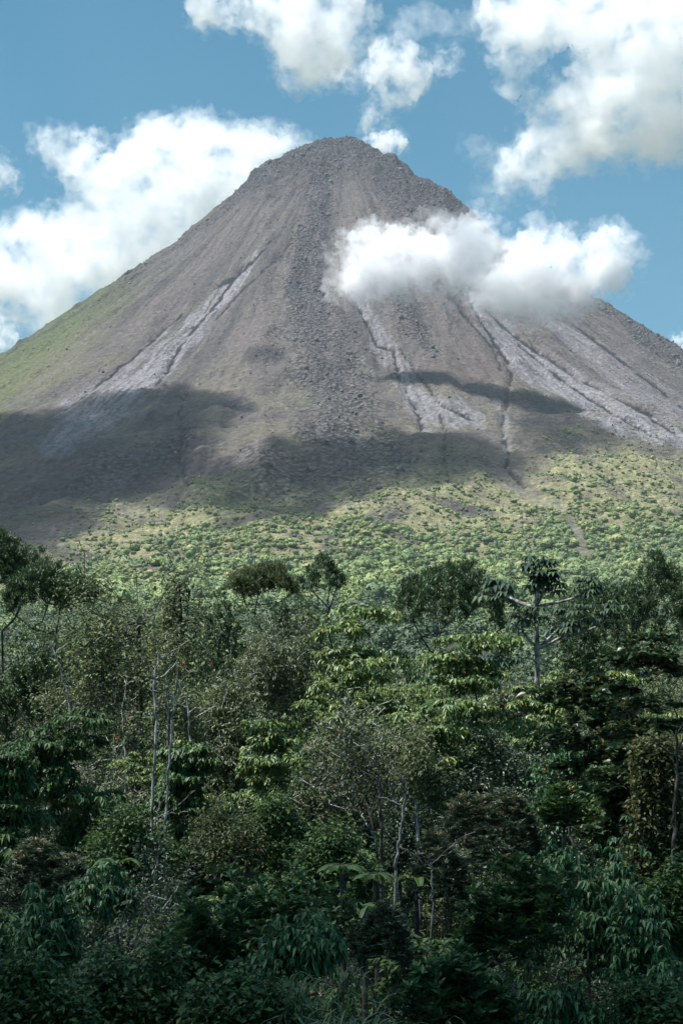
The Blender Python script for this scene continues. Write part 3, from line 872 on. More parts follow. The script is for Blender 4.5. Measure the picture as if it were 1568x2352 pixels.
BARK = {
    'pale': bark_mat('pale_bark', (0.05, 0.045, 0.038), (0.24, 0.23, 0.21), (0.46, 0.45, 0.43), 7.0),
    'grey': bark_mat('grey_bark', (0.09, 0.08, 0.07), (0.21, 0.195, 0.175), (0.36, 0.345, 0.32), 5.0),
    'dark': bark_mat('dark_bark', (0.022, 0.019, 0.016), (0.055, 0.047, 0.04), (0.13, 0.12, 0.105), 5.0),
    'brown': bark_mat('brown_bark', (0.045, 0.033, 0.025), (0.11, 0.085, 0.065), (0.22, 0.19, 0.16), 5.0),
}
LEAF = {
    'feather': leaf_mat('feathery_leaves', [(0, (0.024, 0.054, 0.022)), (0.5, (0.045, 0.090, 0.032)), (0.85, (0.074, 0.128, 0.038)), (1, (0.133, 0.165, 0.041))], 0.5, 0.15),
    'olive': leaf_mat('olive_leaves', [(0, (0.052, 0.071, 0.032)), (0.45, (0.090, 0.124, 0.049)), (0.75, (0.134, 0.167, 0.061)), (0.93, (0.190, 0.178, 0.061)), (0.98, (0.224, 0.140, 0.048)), (1, (0.448, 0.076, 0.035))], 0.55, 0.22, 0.25),
    'lime': leaf_mat('layered_leaves', [(0, (0.044, 0.091, 0.033)), (0.4, (0.094, 0.165, 0.049)), (0.75, (0.196, 0.267, 0.064)), (0.95, (0.325, 0.345, 0.077)), (1, (0.615, 0.345, 0.064))], 0.42, 0.3),
    'gloss': leaf_mat('glossy_leaves', [(0, (0.028, 0.063, 0.021)), (0.5, (0.060, 0.126, 0.039)), (0.9, (0.130, 0.197, 0.050)), (1, (0.258, 0.268, 0.058))], 0.48, 0.18, 0.3),
    'greyleaf': leaf_mat('greyish_leaves', [(0, (0.052, 0.072, 0.035)), (0.5, (0.092, 0.129, 0.057)), (0.85, (0.151, 0.182, 0.077)), (1, (0.246, 0.233, 0.092))], 0.5, 0.2, 0.3),
    'blue': leaf_mat('bluish_leaves', [(0, (0.024, 0.045, 0.027)), (0.5, (0.048, 0.084, 0.047)), (0.9, (0.086, 0.128, 0.064)), (1, (0.155, 0.165, 0.061))], 0.4, 0.12),
    'rust': leaf_mat('large_leaves', [(0, (0.031, 0.059, 0.024)), (0.55, (0.058, 0.105, 0.038)), (0.85, (0.102, 0.145, 0.056)), (0.9, (0.273, 0.149, 0.046)), (1, (0.462, 0.238, 0.073))], 0.36, 0.1, 0.45),
    'bluegreen': leaf_mat('drooping_leaves', [(0, (0.034, 0.088, 0.036)), (0.5, (0.063, 0.150, 0.056)), (0.9, (0.101, 0.200, 0.073)), (0.975, (0.172, 0.213, 0.060)), (1, (0.646, 0.250, 0.034))], 0.42, 0.18, 0.28),
    'rosette': leaf_mat('rosette_leaves', [(0, (0.030, 0.072, 0.027)), (0.5, (0.060, 0.130, 0.044)), (0.88, (0.116, 0.189, 0.055)), (0.97, (0.254, 0.247, 0.053)), (1, (0.628, 0.221, 0.036))], 0.42, 0.18, 0.28),
    'tan': leaf_mat('narrow_leaves', [(0, (0.036, 0.062, 0.036)), (0.55, (0.075, 0.118, 0.062)), (0.75, (0.125, 0.155, 0.080)), (0.85, (0.19, 0.185, 0.09)), (1, (0.27, 0.23, 0.11))], 0.45, 0.15),
    'vine': leaf_mat('vine_leaves', [(0, (0.030, 0.052, 0.020)), (0.4, (0.066, 0.090, 0.030)), (0.7, (0.120, 0.120, 0.040)), (1, (0.22, 0.17, 0.055))], 0.5, 0.2),
    'grass': leaf_mat('blade_leaves', [(0, (0.031, 0.072, 0.029)), (0.6, (0.072, 0.144, 0.050)), (1, (0.168, 0.204, 0.083))], 0.42, 0.25),
    'fern': leaf_mat('fern_leaves', [(0, (0.030, 0.070, 0.021)), (0.6, (0.062, 0.132, 0.037)), (1, (0.124, 0.192, 0.045))], 0.45, 0.25),
    'cecropia': leaf_mat('lobed_leaves', [(0, (0.019, 0.041, 0.024)), (0.6, (0.042, 0.074, 0.041)), (1, (0.082, 0.126, 0.055))], 0.36, 0.12, 0.45),
}


def nrm(a):
    return a / np.maximum(np.linalg.norm(a, axis=-1, keepdims=True), 1e-9)


def leaves_mesh(pos, d, up, ln, wd, droop=0.15, fold=0.25, simple=False):
    """pos, d, up (N,3); ln, wd (N,). Folded leaf that bends down towards its tip."""
    d = nrm(d)
    s = nrm(np.cross(d, up)); n = np.cross(s, d)
    ln = ln[:, None]; wd = wd[:, None]
    down = np.array([0, 0, -1.0])
    mid = pos + d * ln * 0.45
    tip = pos + d * ln * (1 - 0.35 * droop) + down * ln * droop
    Lv = mid + s * wd * 0.5 + n * wd * fold
    Rv = mid - s * wd * 0.5 + n * wd * fold
    k = len(pos)
    if simple:
        v = np.stack([pos, Lv, tip, Rv], 1).reshape(-1, 3)
        b = np.arange(k)[:, None] * 4
        f = np.concatenate([b + [0, 2, 1], b + [0, 3, 2]], 0)
        return v, f, 4
    M = mid + down * ln * droop * 0.12
    v = np.stack([pos, Lv, tip, Rv, M], 1).reshape(-1, 3)
    b = np.arange(k)[:, None] * 5
    f = np.concatenate([b + [0, 4, 1], b + [1, 4, 2], b + [0, 3, 4], b + [4, 3, 2]], 0)
    return v, f, 5


def grow(points, stem, rng, step=0.55, rise=0.35, wob=0.10):
    """Join every point to the nearest fitting node of the growing skeleton. stem: (k,3) nodes from the ground up."""
    nodes = [np.array(p, float) for p in stem]
    par = [-1] + list(range(len(stem) - 1))
    arr = np.zeros((len(stem) + len(points) * 14, 3)); arr[:len(stem)] = stem
    n = len(stem)
    pars = np.full(len(arr), -1, int); pars[:n] = par
    first = max(1, int(len(stem) * 0.35))
    dd = np.linalg.norm(points - np.asarray(stem[-1]), axis=1) + 0.3 * points[:, 2].min() * 0
    tips = np.zeros(len(points), int)
    for i in np.argsort(dd):
        p = points[i]
        a = arr[first:n]
        q = p - a
        dist = np.linalg.norm(q, axis=1)
        low = np.maximum(0, a[:, 2] - p[2] + 0.25 * np.hypot(q[:, 0], q[:, 1]))
        j = int(np.argmin(dist + 1.5 * low)) + first
        d0 = np.linalg.norm(p - arr[j])
        k = max(1, min(13, int(d0 / step)))
        prev = j
        a0 = arr[j].copy()
        sag = np.array([0, 0, -rise * d0 * 0.25])
        for t in range(1, k + 1):
            u = t / k
            pos = a0 + (p - a0) * u + sag * 4 * u * (1 - u) + (rng.normal(size=3) * wob * step if t < k else 0)
            arr[n] = pos; pars[n] = prev; prev = n; n += 1
        tips[i] = prev
    return arr[:n], pars[:n], tips


def skeleton_mesh(arr, pars, base_r, tip_r=0.006, sides=5, power=0.54, flare=True):
    n = len(arr)
    cnt = np.zeros(n)
    haschild = np.zeros(n, bool)
    haschild[pars[pars >= 0]] = True
    cnt[~haschild] = 1
    for i in range(n - 1, 0, -1):
        cnt[pars[i]] += cnt[i]
    rel = (cnt / cnt[0]) ** power
    rad = np.maximum(tip_r, base_r * rel)
    z = arr[:, 2]
    idx = np.arange(1, n)
    a = arr[pars[idx]]; b = arr[idx]
    ra = np.minimum(rad[pars[idx]], rad[idx] * 1.25); rb = rad[idx]
    d = nrm(b - a)
    b = b + d * rb[:, None] * 0.3
    ref = np.where(np.abs(d[:, 2:3]) > 0.9, np.array([[1.0, 0, 0]]), np.array([[0, 0, 1.0]]))
    s = nrm(np.cross(d, ref)); t = np.cross(s, d)
    an = np.arange(sides) / sides * 2 * math.pi
    ring = np.cos(an)[None, :, None] * s[:, None, :] + np.sin(an)[None, :, None] * t[:, None, :]
    va = a[:, None, :] + ring * ra[:, None, None]
    vb = b[:, None, :] + ring * rb[:, None, None]
    v = np.concatenate([va, vb], 1).reshape(-1, 3)
    k = np.arange(sides); k2 = (k + 1) % sides
    q = np.stack([k, k2, k2 + sides, k + sides], 1)
    f = (q[None] + (np.arange(len(idx)) * 2 * sides)[:, None, None]).reshape(-1, 4)
    return v, f, rad


def cluster(tp, td, kind, per, ln, wd, rng, tone_top, spread=1.0):
    """Leaves round every twig end. tp, td: tip and twig direction. Returns pos, dir, up, len, width, tone offset."""
    n = len(tp)
    td = nrm(td)
    P = np.repeat(tp, per, 0); D = np.repeat(td, per, 0)
    m = len(P)
    az = rng.uniform(0, 2 * math.pi, m)
    out = np.stack([np.cos(az), np.sin(az), np.zeros(m)], 1)
    up = np.tile(np.array([0, 0, 1.0]), (m, 1))
    j = rng.normal(size=(m, 3))
    u = rng.random(m)
    if kind == 'tuft':
        d = D * 0.55 + out * 0.75 + up * rng.uniform(0.1, 1.0, m)[:, None] + j * 0.15
        P = P - D * (u * ln * 1.6)[:, None] + j * ln * 0.25 * spread
    elif kind == 'droop':
        d = out * rng.uniform(0.5, 1.0, m)[:, None] - up * rng.uniform(0.1, 0.95, m)[:, None] + j * 0.12
        P = P + out * (ln * 0.25 * spread) - D * (u * ln * 0.9 * spread)[:, None]
    elif kind == 'whorl':
        d = out * 0.9 + up * rng.uniform(0.05, 0.75, m)[:, None] + D * 0.3 + j * 0.08
        P = P - D * (u * ln * 0.35)[:, None]
    elif kind == 'spray':
        tw = nrm(D * np.array([1, 1, 0.35]) + j.mean(1, keepdims=True) * 0)
        side = nrm(np.cross(tw, up)) * np.where(rng.random(m) < 0.5, 1, -1)[:, None]
        P = P - tw * ((u - 0.25) * ln * 5.0 * spread)[:, None] + j * ln * 0.12
        d = tw * 0.5 + side * 0.9 - up * rng.uniform(0.1, 0.9, m)[:, None] + j * 0.15
    else:                                                     # loose
        P = P + j * ln * 0.85 * spread
        d = out + up * rng.uniform(-0.9, 0.5, m)[:, None] + j * 0.3
    l = ln * rng.uniform(0.5, 1.25, m) * np.repeat(rng.uniform(0.7, 1.2, n), per); w = wd * rng.uniform(0.6, 1.25, m)
    upv = nrm(up + rng.normal(size=(m, 3)) * 0.35)
    return P, d, upv, l, w


def crown_pts(shape, n, Rx, Ry, z0, z1, rng, clumps=14, lean=(0, 0)):
    cx, cy = lean
    if shape == 'dome':
        a = rng.uniform(0, 2 * math.pi, n); r = np.sqrt(rng.random(n))
        k = 1 + 0.25 * np.sin(3 * a + rng.uniform(0, 6)) + 0.15 * np.sin(5 * a + rng.uniform(0, 6))
        x, y = Rx * r * k * np.cos(a), Ry * r * k * np.sin(a)
        z = z1 - (z1 - z0) * (0.75 * r ** 2.2 + 0.38 * rng.random(n) ** 1.4)
        z += 0.12 * (z1 - z0) * np.sin(x * 2.2 / Rx * 2 + rng.uniform(0, 6))
        return np.stack([x + cx, y + cy, z], 1)
    if shape == 'layers':
        k = clumps
        lz = np.linspace(z0, z1, k) + rng.normal(size=k) * (z1 - z0) * 0.05
        la = rng.uniform(0, 2 * math.pi, k); lr = rng.uniform(0.15, 0.75, k) * (1.0 - 0.55 * np.linspace(0, 1, k) ** 2)
        s = rng.uniform(0.32, 0.55, k)
        i = rng.integers(0, k, n)
        a = rng.uniform(0, 2 * math.pi, n); r = np.sqrt(rng.random(n))
        x = Rx * (lr[i] * np.cos(la[i]) + s[i] * r * np.cos(a))
        y = Ry * (lr[i] * np.sin(la[i]) + s[i] * r * np.sin(a))
        z = lz[i] - 0.06 * (z1 - z0) * r ** 2 + rng.normal(size=n) * (z1 - z0) * 0.018
        return np.stack([x + cx, y + cy, z], 1)
    if shape == 'column':
        a = rng.uniform(0, 2 * math.pi, n); r = rng.random(n) ** 0.6
        z = rng.uniform(z0, z1, n); k = 1 + 0.35 * np.sin(z * 2.1 + 1) * np.cos(a * 2)
        return np.stack([Rx * r * k * np.cos(a) + cx, Ry * r * k * np.sin(a) + cy, z], 1)
    # clumped egg
    c = rng.normal(size=(clumps, 3)); c = nrm(c) * rng.uniform(0.35, 0.92, (clumps, 1))
    c[:, 2] = np.abs(c[:, 2]) * 1.15 - 0.35 if shape == 'egg' else c[:, 2]
    i = rng.integers(0, clumps, n)
    p = c[i] + rng.normal(size=(n, 3)) * 0.15
    p = p / np.maximum(1.0, np.linalg.norm(p, axis=1, keepdims=True) / 1.08)
    zc, zr = (z0 + z1) / 2, (z1 - z0) / 2
    return np.stack([p[:, 0] * Rx + cx, p[:, 1] * Ry + cy, zc + p[:, 2] * zr], 1)


SPEC = {
    # shape, tips per tree, cluster kind, leaves per tip, leaf length, width, leaf material, bark, stem radius, crown start (share of height), extras
    'feather':   dict(shape='dome', n=460, kind='tuft', per=26, ln=0.16, wd=0.034, leaf='feather', bark='dark', r=0.065, z0=0.74, fork=0.60, droop=0.0, simple=True, rise=0.5, tone=(0.40, 0.25)),
    'evergreen': dict(shape='egg', n=360, kind='tuft', per=18, ln=0.13, wd=0.045, leaf='feather', bark='dark', r=0.11, z0=0.35, fork=0.5, droop=0.05, simple=True, tone=(0.5, 0.3)),
    'olive':     dict(shape='egg', n=300, kind='loose', per=13, ln=0.17, wd=0.075, tip=0.010, leaf='olive', bark='dark', r=0.11, z0=0.30, fork=0.72, droop=0.2, simple=False, tone=(0.45, 0.28)),
    'lime':      dict(shape='layers', n=300, kind='droop', per=20, ln=0.17, wd=0.065, leaf='lime', bark='dark', r=0.10, z0=0.42, fork=0.5, droop=0.2, simple=False, tone=(0.45, 0.25), clumps=13),
    'willowy':   dict(shape='egg', n=340, kind='spray', per=18, ln=0.15, wd=0.045, tip=0.011, leaf='greyleaf', bark='pale', r=0.10, z0=0.30, fork=0.5, droop=0.25, simple=False, tone=(0.45, 0.28)),
    'birch':     dict(shape='egg', n=110, kind='loose', per=14, ln=0.13, wd=0.055, tip=0.010, leaf='olive', bark='pale', r=0.095, z0=0.62, fork=0.80, droop=0.2, simple=False, tone=(0.4, 0.25)),
    'gloss':     dict(shape='layers', n=360, kind='droop', per=18, ln=0.18, wd=0.07, leaf='gloss', bark='brown', r=0.08, z0=0.22, fork=0.5, droop=0.25, simple=False, tone=(0.42, 0.25), clumps=22),
    'twiggy':    dict(shape='egg', n=420, kind='loose', per=5, ln=0.13, wd=0.055, leaf='olive', bark='pale', r=0.085, z0=0.28, fork=0.55, droop=0.2, simple=False, tone=(0.35, 0.25), tip=0.011),
    'fine':      dict(shape='egg', n=420, kind='loose', per=26, ln=0.105, wd=0.042, leaf='blue', bark='dark', r=0.07, z0=0.15, fork=0.4, droop=0.1, simple=True, tone=(0.45, 0.28), clumps=20),
    'bigleaf':   dict(shape='layers', n=150, kind='whorl', per=13, ln=0.235, wd=0.10, leaf='rust', bark='brown', r=0.09, z0=0.35, fork=0.5, droop=0.25, simple=False, tone=(0.42, 0.22), clumps=12, bud=True),
    'tan':       dict(shape='dome', n=330, kind='whorl', per=22, ln=0.15, wd=0.026, leaf='tan', bark='brown', r=0.05, z0=0.45, fork=0.4, droop=0.15, simple=False, tone=(0.40, 0.20), tops=0.28),
    'umbrella':  dict(shape='egg', n=260, spread=0.2, kind='droop', per=10, ln=0.14, wd=0.05, leaf='bluegreen', bark='brown', r=0.05, z0=0.12, fork=0.4, droop=0.35, simple=False, tone=(0.45, 0.22), clumps=22),
    'rosette':   dict(shape='egg', n=300, kind='whorl', per=13, ln=0.16, wd=0.052, leaf='rosette', bark='brown', r=0.045, z0=0.10, fork=0.4, droop=0.08, simple=False, tone=(0.45, 0.22), clumps=26),
    'vine':      dict(shape='column', n=420, kind='loose', per=14, ln=0.11, wd=0.06, leaf='vine', bark='dark', r=0.09, z0=0.18, fork=0.95, droop=0.2, simple=True, tone=(0.45, 0.3)),
    'brownbush': dict(shape='egg', n=260, kind='loose', per=7, ln=0.12, wd=0.05, leaf='olive', bark='grey', r=0.05, z0=0.15, fork=0.4, droop=0.2, simple=True, tone=(0.5, 0.3)),
    'smallleaf': dict(shape='egg', n=340, kind='loose', per=17, ln=0.11, wd=0.055, leaf='gloss', bark='brown', r=0.05, z0=0.12, fork=0.4, droop=0.1, simple=True, tone=(0.5, 0.28), clumps=22),
}


def grow_plant(kind, hgt, wid, seed, dens=1.0, lean=(0, 0), over=None):
    sp = dict(SPEC[kind]); sp.update(over or {})
    rng = np.random.default_rng(seed)
    R = wid / 2
    z0, z1 = hgt * sp['z0'], hgt * 0.985
    n = int(sp['n'] * dens * 1.75)
    pts = crown_pts(sp['shape'], n, R * 0.93, R * 0.8, z0, z1, rng, sp.get('clumps', 15), lean)
    if sp['shape'] in ('egg', 'layers'):
        q0, q1 = pts[:, 2].min(), pts[:, 2].max()
        pts[:, 2] = z0 + (pts[:, 2] - q0) / (q1 - q0) * (z1 - z0)
    ftop = hgt * sp['fork']
    k = 9
    t = np.linspace(0, 1, k)
    sw = rng.normal(size=2) * 0.03 * hgt
    stem = np.stack([lean[0] * 0.7 * t ** 1.5 + sw[0] * np.sin(t * 3.1), lean[1] * 0.7 * t ** 1.5 + sw[1] * np.sin(t * 2.4), -0.3 + (ftop + 0.3) * t], 1)
    arr, pars, tips = grow(pts, stem, rng, rise=sp.get('rise', 0.3))
    v, f, rad = skeleton_mesh(arr, pars, sp['r'] * 0.55 * (hgt / 12.0 if hgt > 6 else 1.0), sp.get('tip', 0.006))
    tp = arr[tips]; td = tp - arr[np.maximum(pars[tips], 0)]
    P, d, up, l, w = cluster(tp, td, sp['kind'], sp['per'], sp['ln'], sp['wd'], rng, 0, sp.get('spread', 1.0))
    zr = (P[:, 2] - z0) / max(z1 - z0, 0.1)
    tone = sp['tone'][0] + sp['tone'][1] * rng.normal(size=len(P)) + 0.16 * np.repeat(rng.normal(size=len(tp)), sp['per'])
    if sp.get('bud'):
        tone = np.minimum(tone, 0.84)
        yb = rng.random(len(P)) < 0.10
        tone = np.where(yb, rng.uniform(0.9, 1.0, len(P)), tone)
        d[yb] = d[yb] * 0.35 + np.array([0, 0, 1.0]); l[yb] *= 0.65; w[yb] *= 0.7
    if sp.get('tops'):
        tw = np.repeat((tp[:, 2] - z0) / (z1 - z0) > 0.62, sp['per']) & (d[:, 2] > 0.25)
        tone = np.where(tw, tone + sp['tops'], np.minimum(tone, 0.76))
    if not (sp.get('bud') or sp.get('tops')):
        tone = np.where(rng.random(len(P)) < 0.0025, 1.0, np.minimum(tone, 0.70 + 0.22 * rng.random(len(P))))
    tone = np.clip(tone, 0, 1)
    lv, lf, q = leaves_mesh(P, d, up, l, w, sp['droop'], 0.22, sp['simple'])
    return (v, f), (lv, lf, np.repeat(tone, q)), sp


def plant_obj(name, kind, base, hgt, wid, seed, label, cat='tree', group=None, dens=1.0, lean=(0, 0), over=None):
    (v, f), (lv, lf, tone), sp = grow_plant(kind, hgt, wid, seed, dens, lean, over)
    root = bpy.data.objects.new(name, None); COL.objects.link(root)
    root.empty_display_size = 0.3
    root.location = base
    mesh_obj('trunk' if cat == 'tree' else 'stem', v, f, BARK[sp['bark']], root, smooth=True)
    mesh_obj('crown' if cat == 'tree' else 'foliage', lv, lf, LEAF[sp['leaf']], root, fattr={'tone': ('POINT', 'FLOAT', tone)})
    props(root, label, cat, group)
    return root


def copy_plant(root, base, rz, sc, label, group=None):
    c = root.copy(); COL.objects.link(c)
    c.location = base; c.rotation_euler = (0, 0, rz); c.scale = sc
    for ch in root.children:
        k = ch.copy(); COL.objects.link(k); k.parent = c
    props(c, label, None, group)
    if group is None and 'group' in c: del c['group']
    return c
# ------------------------------------------------------------------ the forest, plant by plant
def put(name, kind, px, ytop, ybot, Y, wpx, label, cat='tree', group=None, dens=1.0, over=None, lean_px=0, seed=None):
    t = at(px, ytop, Y)
    gz = float(ground_z(t[0], Y)[0])
    hgt = t[2] - gz
    zb = at(px, ybot, Y)[2]
    o = dict(over or {}); o['z0'] = max(0.06, min(0.93, (zb - gz) / hgt))
    if 'fork' not in o:
        o['fork'] = min(SPEC[kind]['fork'], max(0.25, o['z0'] + 0.04)) if SPEC[kind]['fork'] < 0.8 else SPEC[kind]['fork']
    sd = seed if seed is not None else int(px * 7 + ytop * 3 + Y)
    return plant_obj(name, kind, (t[0], Y, gz), hgt, wpx * Y / FPX, sd, label, cat, group, dens, (lean_px * Y / FPX, 0), o)


TREES = [
    # kind, px, top, crown bottom, distance, width, label, extras
    ('feather', 10, 1212, 1340, 52, 200, 'feathery dark evergreen tree rising highest at the left edge', dict(over=dict(fork=0.74))),
    ('feather', 118, 1288, 1385, 49, 205, 'flat topped evergreen tree with antler like bare boughs, second from the left edge', dict(over=dict(fork=0.72), lean_px=-10)),
    ('olive', 310, 1238, 1640, 44, 300, 'tall thin dark trunked tree with olive and reddish leaves, tallest of the left group', dict(over=dict(fork=0.93, n=250, tip=0.012))),
    ('olive', 415, 1252, 1560, 46, 130, 'slim olive leaved tree leaning up just right of the tallest left tree', dict(over=dict(fork=0.9, n=90, tip=0.012))),
    ('evergreen', 505, 1335, 1560, 58, 180, 'dark tufted evergreen behind the grey leaved tree of the left centre', {}),
    ('feather', 600, 1285, 1355, 60, 160, 'narrow evergreen with an upright plume above the left centre canopy', dict(over=dict(leaf='olive'))),
    ('evergreen', 675, 1330, 1520, 62, 170, 'dark evergreen with a ragged tufted top left of the small umbrella crown', {}),
    ('feather', 745, 1266, 1345, 61, 100, 'thin stemmed tree with a small umbrella crown against the green slope', dict(over=dict(n=110, fork=0.8))),
    ('feather', 1022, 1272, 1425, 50, 262, 'broad umbrella shaped evergreen right of the middle with bare boughs under its crown', dict(over=dict(fork=0.70, n=430))),
    ('feather', 1395, 1318, 1450, 56, 220, 'fine leaved dark tree right behind the lobed leaf tree', dict(over=dict(n=380))),
    ('feather', 1520, 1272, 1450, 57, 220, 'dense dark tree with a knobbly top near the right edge', dict(over=dict(n=420))),
    ('lime', 830, 1372, 1640, 43, 330, 'layered yellow green tree in the middle with drooping leaf tiers', dict(dens=1.1)),
    ('lime', 1075, 1438, 1640, 39, 330, 'layered yellow green tree right under the broad umbrella evergreen', dict(dens=1.1)),
    ('lime', 1010, 1590, 1790, 36, 320, 'lower layered tree with a long bare bough reaching right', {}),
    ('willowy', 625, 1385, 1640, 46, 270, 'grey green willowy tree with pale twigs left of the middle', dict(dens=1.15)),
    ('willowy', 520, 1500, 1760, 42, 230, 'greyish tree with hanging narrow leaves under the willowy left centre tree', dict(dens=1.1)),
    ('evergreen', 60, 1415, 1660, 47, 220, 'dark bushy evergreen below the feathery trees of the left edge', dict(dens=1.1)),
    ('birch', 165, 1480, 1650, 45, 190, 'pale forked trunk with thin foliage between the left evergreens', dict(over=dict(fork=0.82))),
    ('twiggy', 245, 1520, 1760, 43, 200, 'pale twigged sparse tree under the tallest left tree', dict(dens=1.0)),
    ('gloss', 135, 1612, 1930, 34, 310, 'dark glossy tree with drooping tiers at the left', dict(dens=1.15)),
    ('gloss', 10, 1690, 1960, 31, 190, 'glossy drooping tree cut by the left edge', {}),
    ('birch', 352, 1420, 1600, 43, 170, 'slim white trunk standing left of its paler twin', dict(over=dict(fork=0.86, r=0.105))),
    ('birch', 388, 1470, 1640, 39, 170, 'blotched white trunk nearest the viewer left of the middle', dict(over=dict(fork=0.84, r=0.115))),
    ('birch', 520, 1560, 1700, 42, 150, 'pale trunk half hidden right of the two white trunks', {}),
    ('lime', 605, 1640, 1860, 37, 240, 'yellow green drooping tree below the willowy left centre tree', {}),
    ('gloss', 430, 1690, 1900, 38, 190, 'dark drooping tree crown behind the blotched white trunk', {}),
    ('twiggy', 860, 1565, 1840, 35, 300, 'bare grey twigged tree with few leaves in the middle of the forest', dict(dens=1.25)),
    ('twiggy', 735, 1660, 1900, 36, 190, 'tangle of pale bare twigs left of the bare twigged middle tree', dict(dens=0.9)),
    ('birch', 930, 1660, 1800, 33, 150, 'leaning lichen spotted trunk right of the forest gap', dict(over=dict(fork=0.82, r=0.115), lean_px=30)),
    ('fine', 1140, 1640, 1880, 36, 280, 'dense blue green small leaved tree right of the middle', dict(dens=1.1)),
    ('fine', 930, 1800, 1960, 34, 170, 'blue green small leaved bush between the two spotted trunks', dict(over=dict(n=220))),
    ('bigleaf', 1470, 1445, 1700, 27, 310, 'large leaved tree with rusty young leaves at the right edge', dict(dens=1.15)),
    ('bigleaf', 1320, 1545, 1740, 28, 260, 'large leaved bough with rusty buds left of the big right edge tree', dict(dens=0.9)),
    ('bigleaf', 1450, 1700, 1860, 26, 200, 'large round leaved branch hanging under the right edge tree', dict(over=dict(wd=0.16))),
    ('umbrella', 1310, 1690, 1860, 31, 180, 'dark drooping leaved tree in the shade behind the big drooping bush', {}),
    ('evergreen', 1330, 1400, 1560, 54, 170, 'dark evergreen behind the lowest lobed leaf boughs', {}),
    ('lime', 1400, 1530, 1680, 44, 200, 'yellow green tree with sunlight toned into its leaves, glimpsed behind the large leaved tree', dict(over=dict(tone=(0.62, 0.22)))),  # raised leaf tone puts the sunlight into the colour
    ('lime', 1235, 1555, 1720, 41, 190, 'yellow green tree hiding the foot of the lobed leaf tree', {}),
    ('willowy', 1180, 1540, 1700, 47, 190, 'grey green tree just left of the lobed leaf tree trunk', {}),
]
SHRUBS = [
    ('tan', 1125, 1795, 1985, 28, 255, 'grey green narrow leaved shrub with tan young tops', dict(dens=1.2)),
    ('umbrella', 1345, 1862, 2260, 23, 370, 'big bush of drooping blue green leaves at the right', dict(dens=1.7)),
    ('umbrella', 1480, 2010, 2330, 21, 210, 'drooping leaved bush right in front of the vine covered trunk', dict(dens=0.8)),
    ('rosette', 640, 1962, 2260, 22, 400, 'rosette leaved bush filling the lower left centre', dict(dens=1.6)),
    ('rosette', 470, 2040, 2300, 21, 240, 'rosette leaved bush at the left foot of the larger one', {}),
    ('umbrella', 80, 2015, 2240, 22, 230, 'drooping blue green bush at the left edge', dict(dens=1.0)),
    ('tan', 105, 1925, 2060, 27, 215, 'narrow leaved shrub with tan tops at the left', dict(dens=0.9)),
    ('umbrella', 240, 1968, 2110, 25, 150, 'small drooping bush right of the left tan topped shrub', dict(dens=0.7)),
    ('rosette', 1180, 1958, 2230, 21.5, 290, 'dark rosette bush left of the big drooping bush', dict(dens=1.2, over=dict(tone=(0.40, 0.22)))),
    ('umbrella', 690, 2085, 2250, 19, 260, 'drooping bush at the bottom in the middle', dict(dens=0.8)),
    ('brownbush', 520, 1800, 2010, 31, 190, 'half dead brown twiggy bush below the white trunks', dict(dens=1.2)),
    ('smallleaf', 770, 1880, 2060, 29, 200, 'small leaved green bush left of the forest gap', {}),
    ('smallleaf', 300, 1850, 2050, 31, 260, 'dark small leaved bush below the glossy drooping tree', dict(dens=1.1)),
    ('smallleaf', 620, 1820, 1990, 32, 200, 'small leaved bush right of the half dead brown bush', {}),
    ('tan', 1010, 1905, 2090, 26, 150, 'small narrow leaved bush left of the tan topped shrub', dict(dens=0.7, over=dict(tops=0.1))),
    ('tan', 880, 2080, 2200, 21, 150, 'narrow leaved bush beside the banana leaves', dict(dens=0.6, over=dict(tops=0.05))),
    ('smallleaf', 1420, 1800, 2010, 27, 200, 'small leaved bush behind the top of the big drooping bush', {}),
    ('rosette', 1290, 1790, 1900, 27, 150, 'pale green rosette bush above the big drooping bush', dict(dens=0.6, over=dict(tone=(0.6, 0.2)))),
    ('smallleaf', 1535, 1960, 2200, 22, 160, 'dim small leaved bush at the right edge', {}),
    ('smallleaf', 330, 2160, 2400, 18.5, 330, 'leafy shrub coloured dark for shade at the very bottom on the left', dict(over=dict(tone=(0.3, 0.25)))),  # bottom row: darker leaf tones stand in for shade
    ('smallleaf', 60, 2200, 2420, 17.5, 300, 'leafy shrub coloured dark for shade in the bottom left corner', dict(over=dict(tone=(0.3, 0.25)))),
    ('rosette', 1050, 2170, 2400, 18, 270, 'rosette shrub coloured dark for shade at the bottom right of the grass', dict(over=dict(tone=(0.3, 0.2)))),
    ('umbrella', 1300, 2240, 2420, 18, 330, 'drooping shrub coloured dark for shade at the bottom under the big drooping bush', dict(over=dict(tone=(0.35, 0.2)))),
    ('smallleaf', 1520, 2260, 2420, 17.5, 240, 'leafy shrub coloured dark for shade in the bottom right corner', dict(over=dict(tone=(0.3, 0.25)))),
    ('smallleaf', 560, 2230, 2420, 17.5, 260, 'leafy shrub coloured dark for shade at the bottom left of the grass', dict(over=dict(tone=(0.3, 0.25)))),
]
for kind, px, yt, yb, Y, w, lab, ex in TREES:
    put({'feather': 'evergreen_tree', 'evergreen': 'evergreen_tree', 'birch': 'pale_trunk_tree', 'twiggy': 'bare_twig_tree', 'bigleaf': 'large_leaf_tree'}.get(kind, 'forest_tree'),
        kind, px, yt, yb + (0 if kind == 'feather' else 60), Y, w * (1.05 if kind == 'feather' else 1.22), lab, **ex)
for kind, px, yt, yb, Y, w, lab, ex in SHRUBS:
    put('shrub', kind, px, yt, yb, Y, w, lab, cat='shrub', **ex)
put('vine_column', 'vine', 1508, 1700, 2120, 25, 120, 'trunk wrapped in brownish vines near the right edge', over=dict(fork=0.97), dens=1.3)

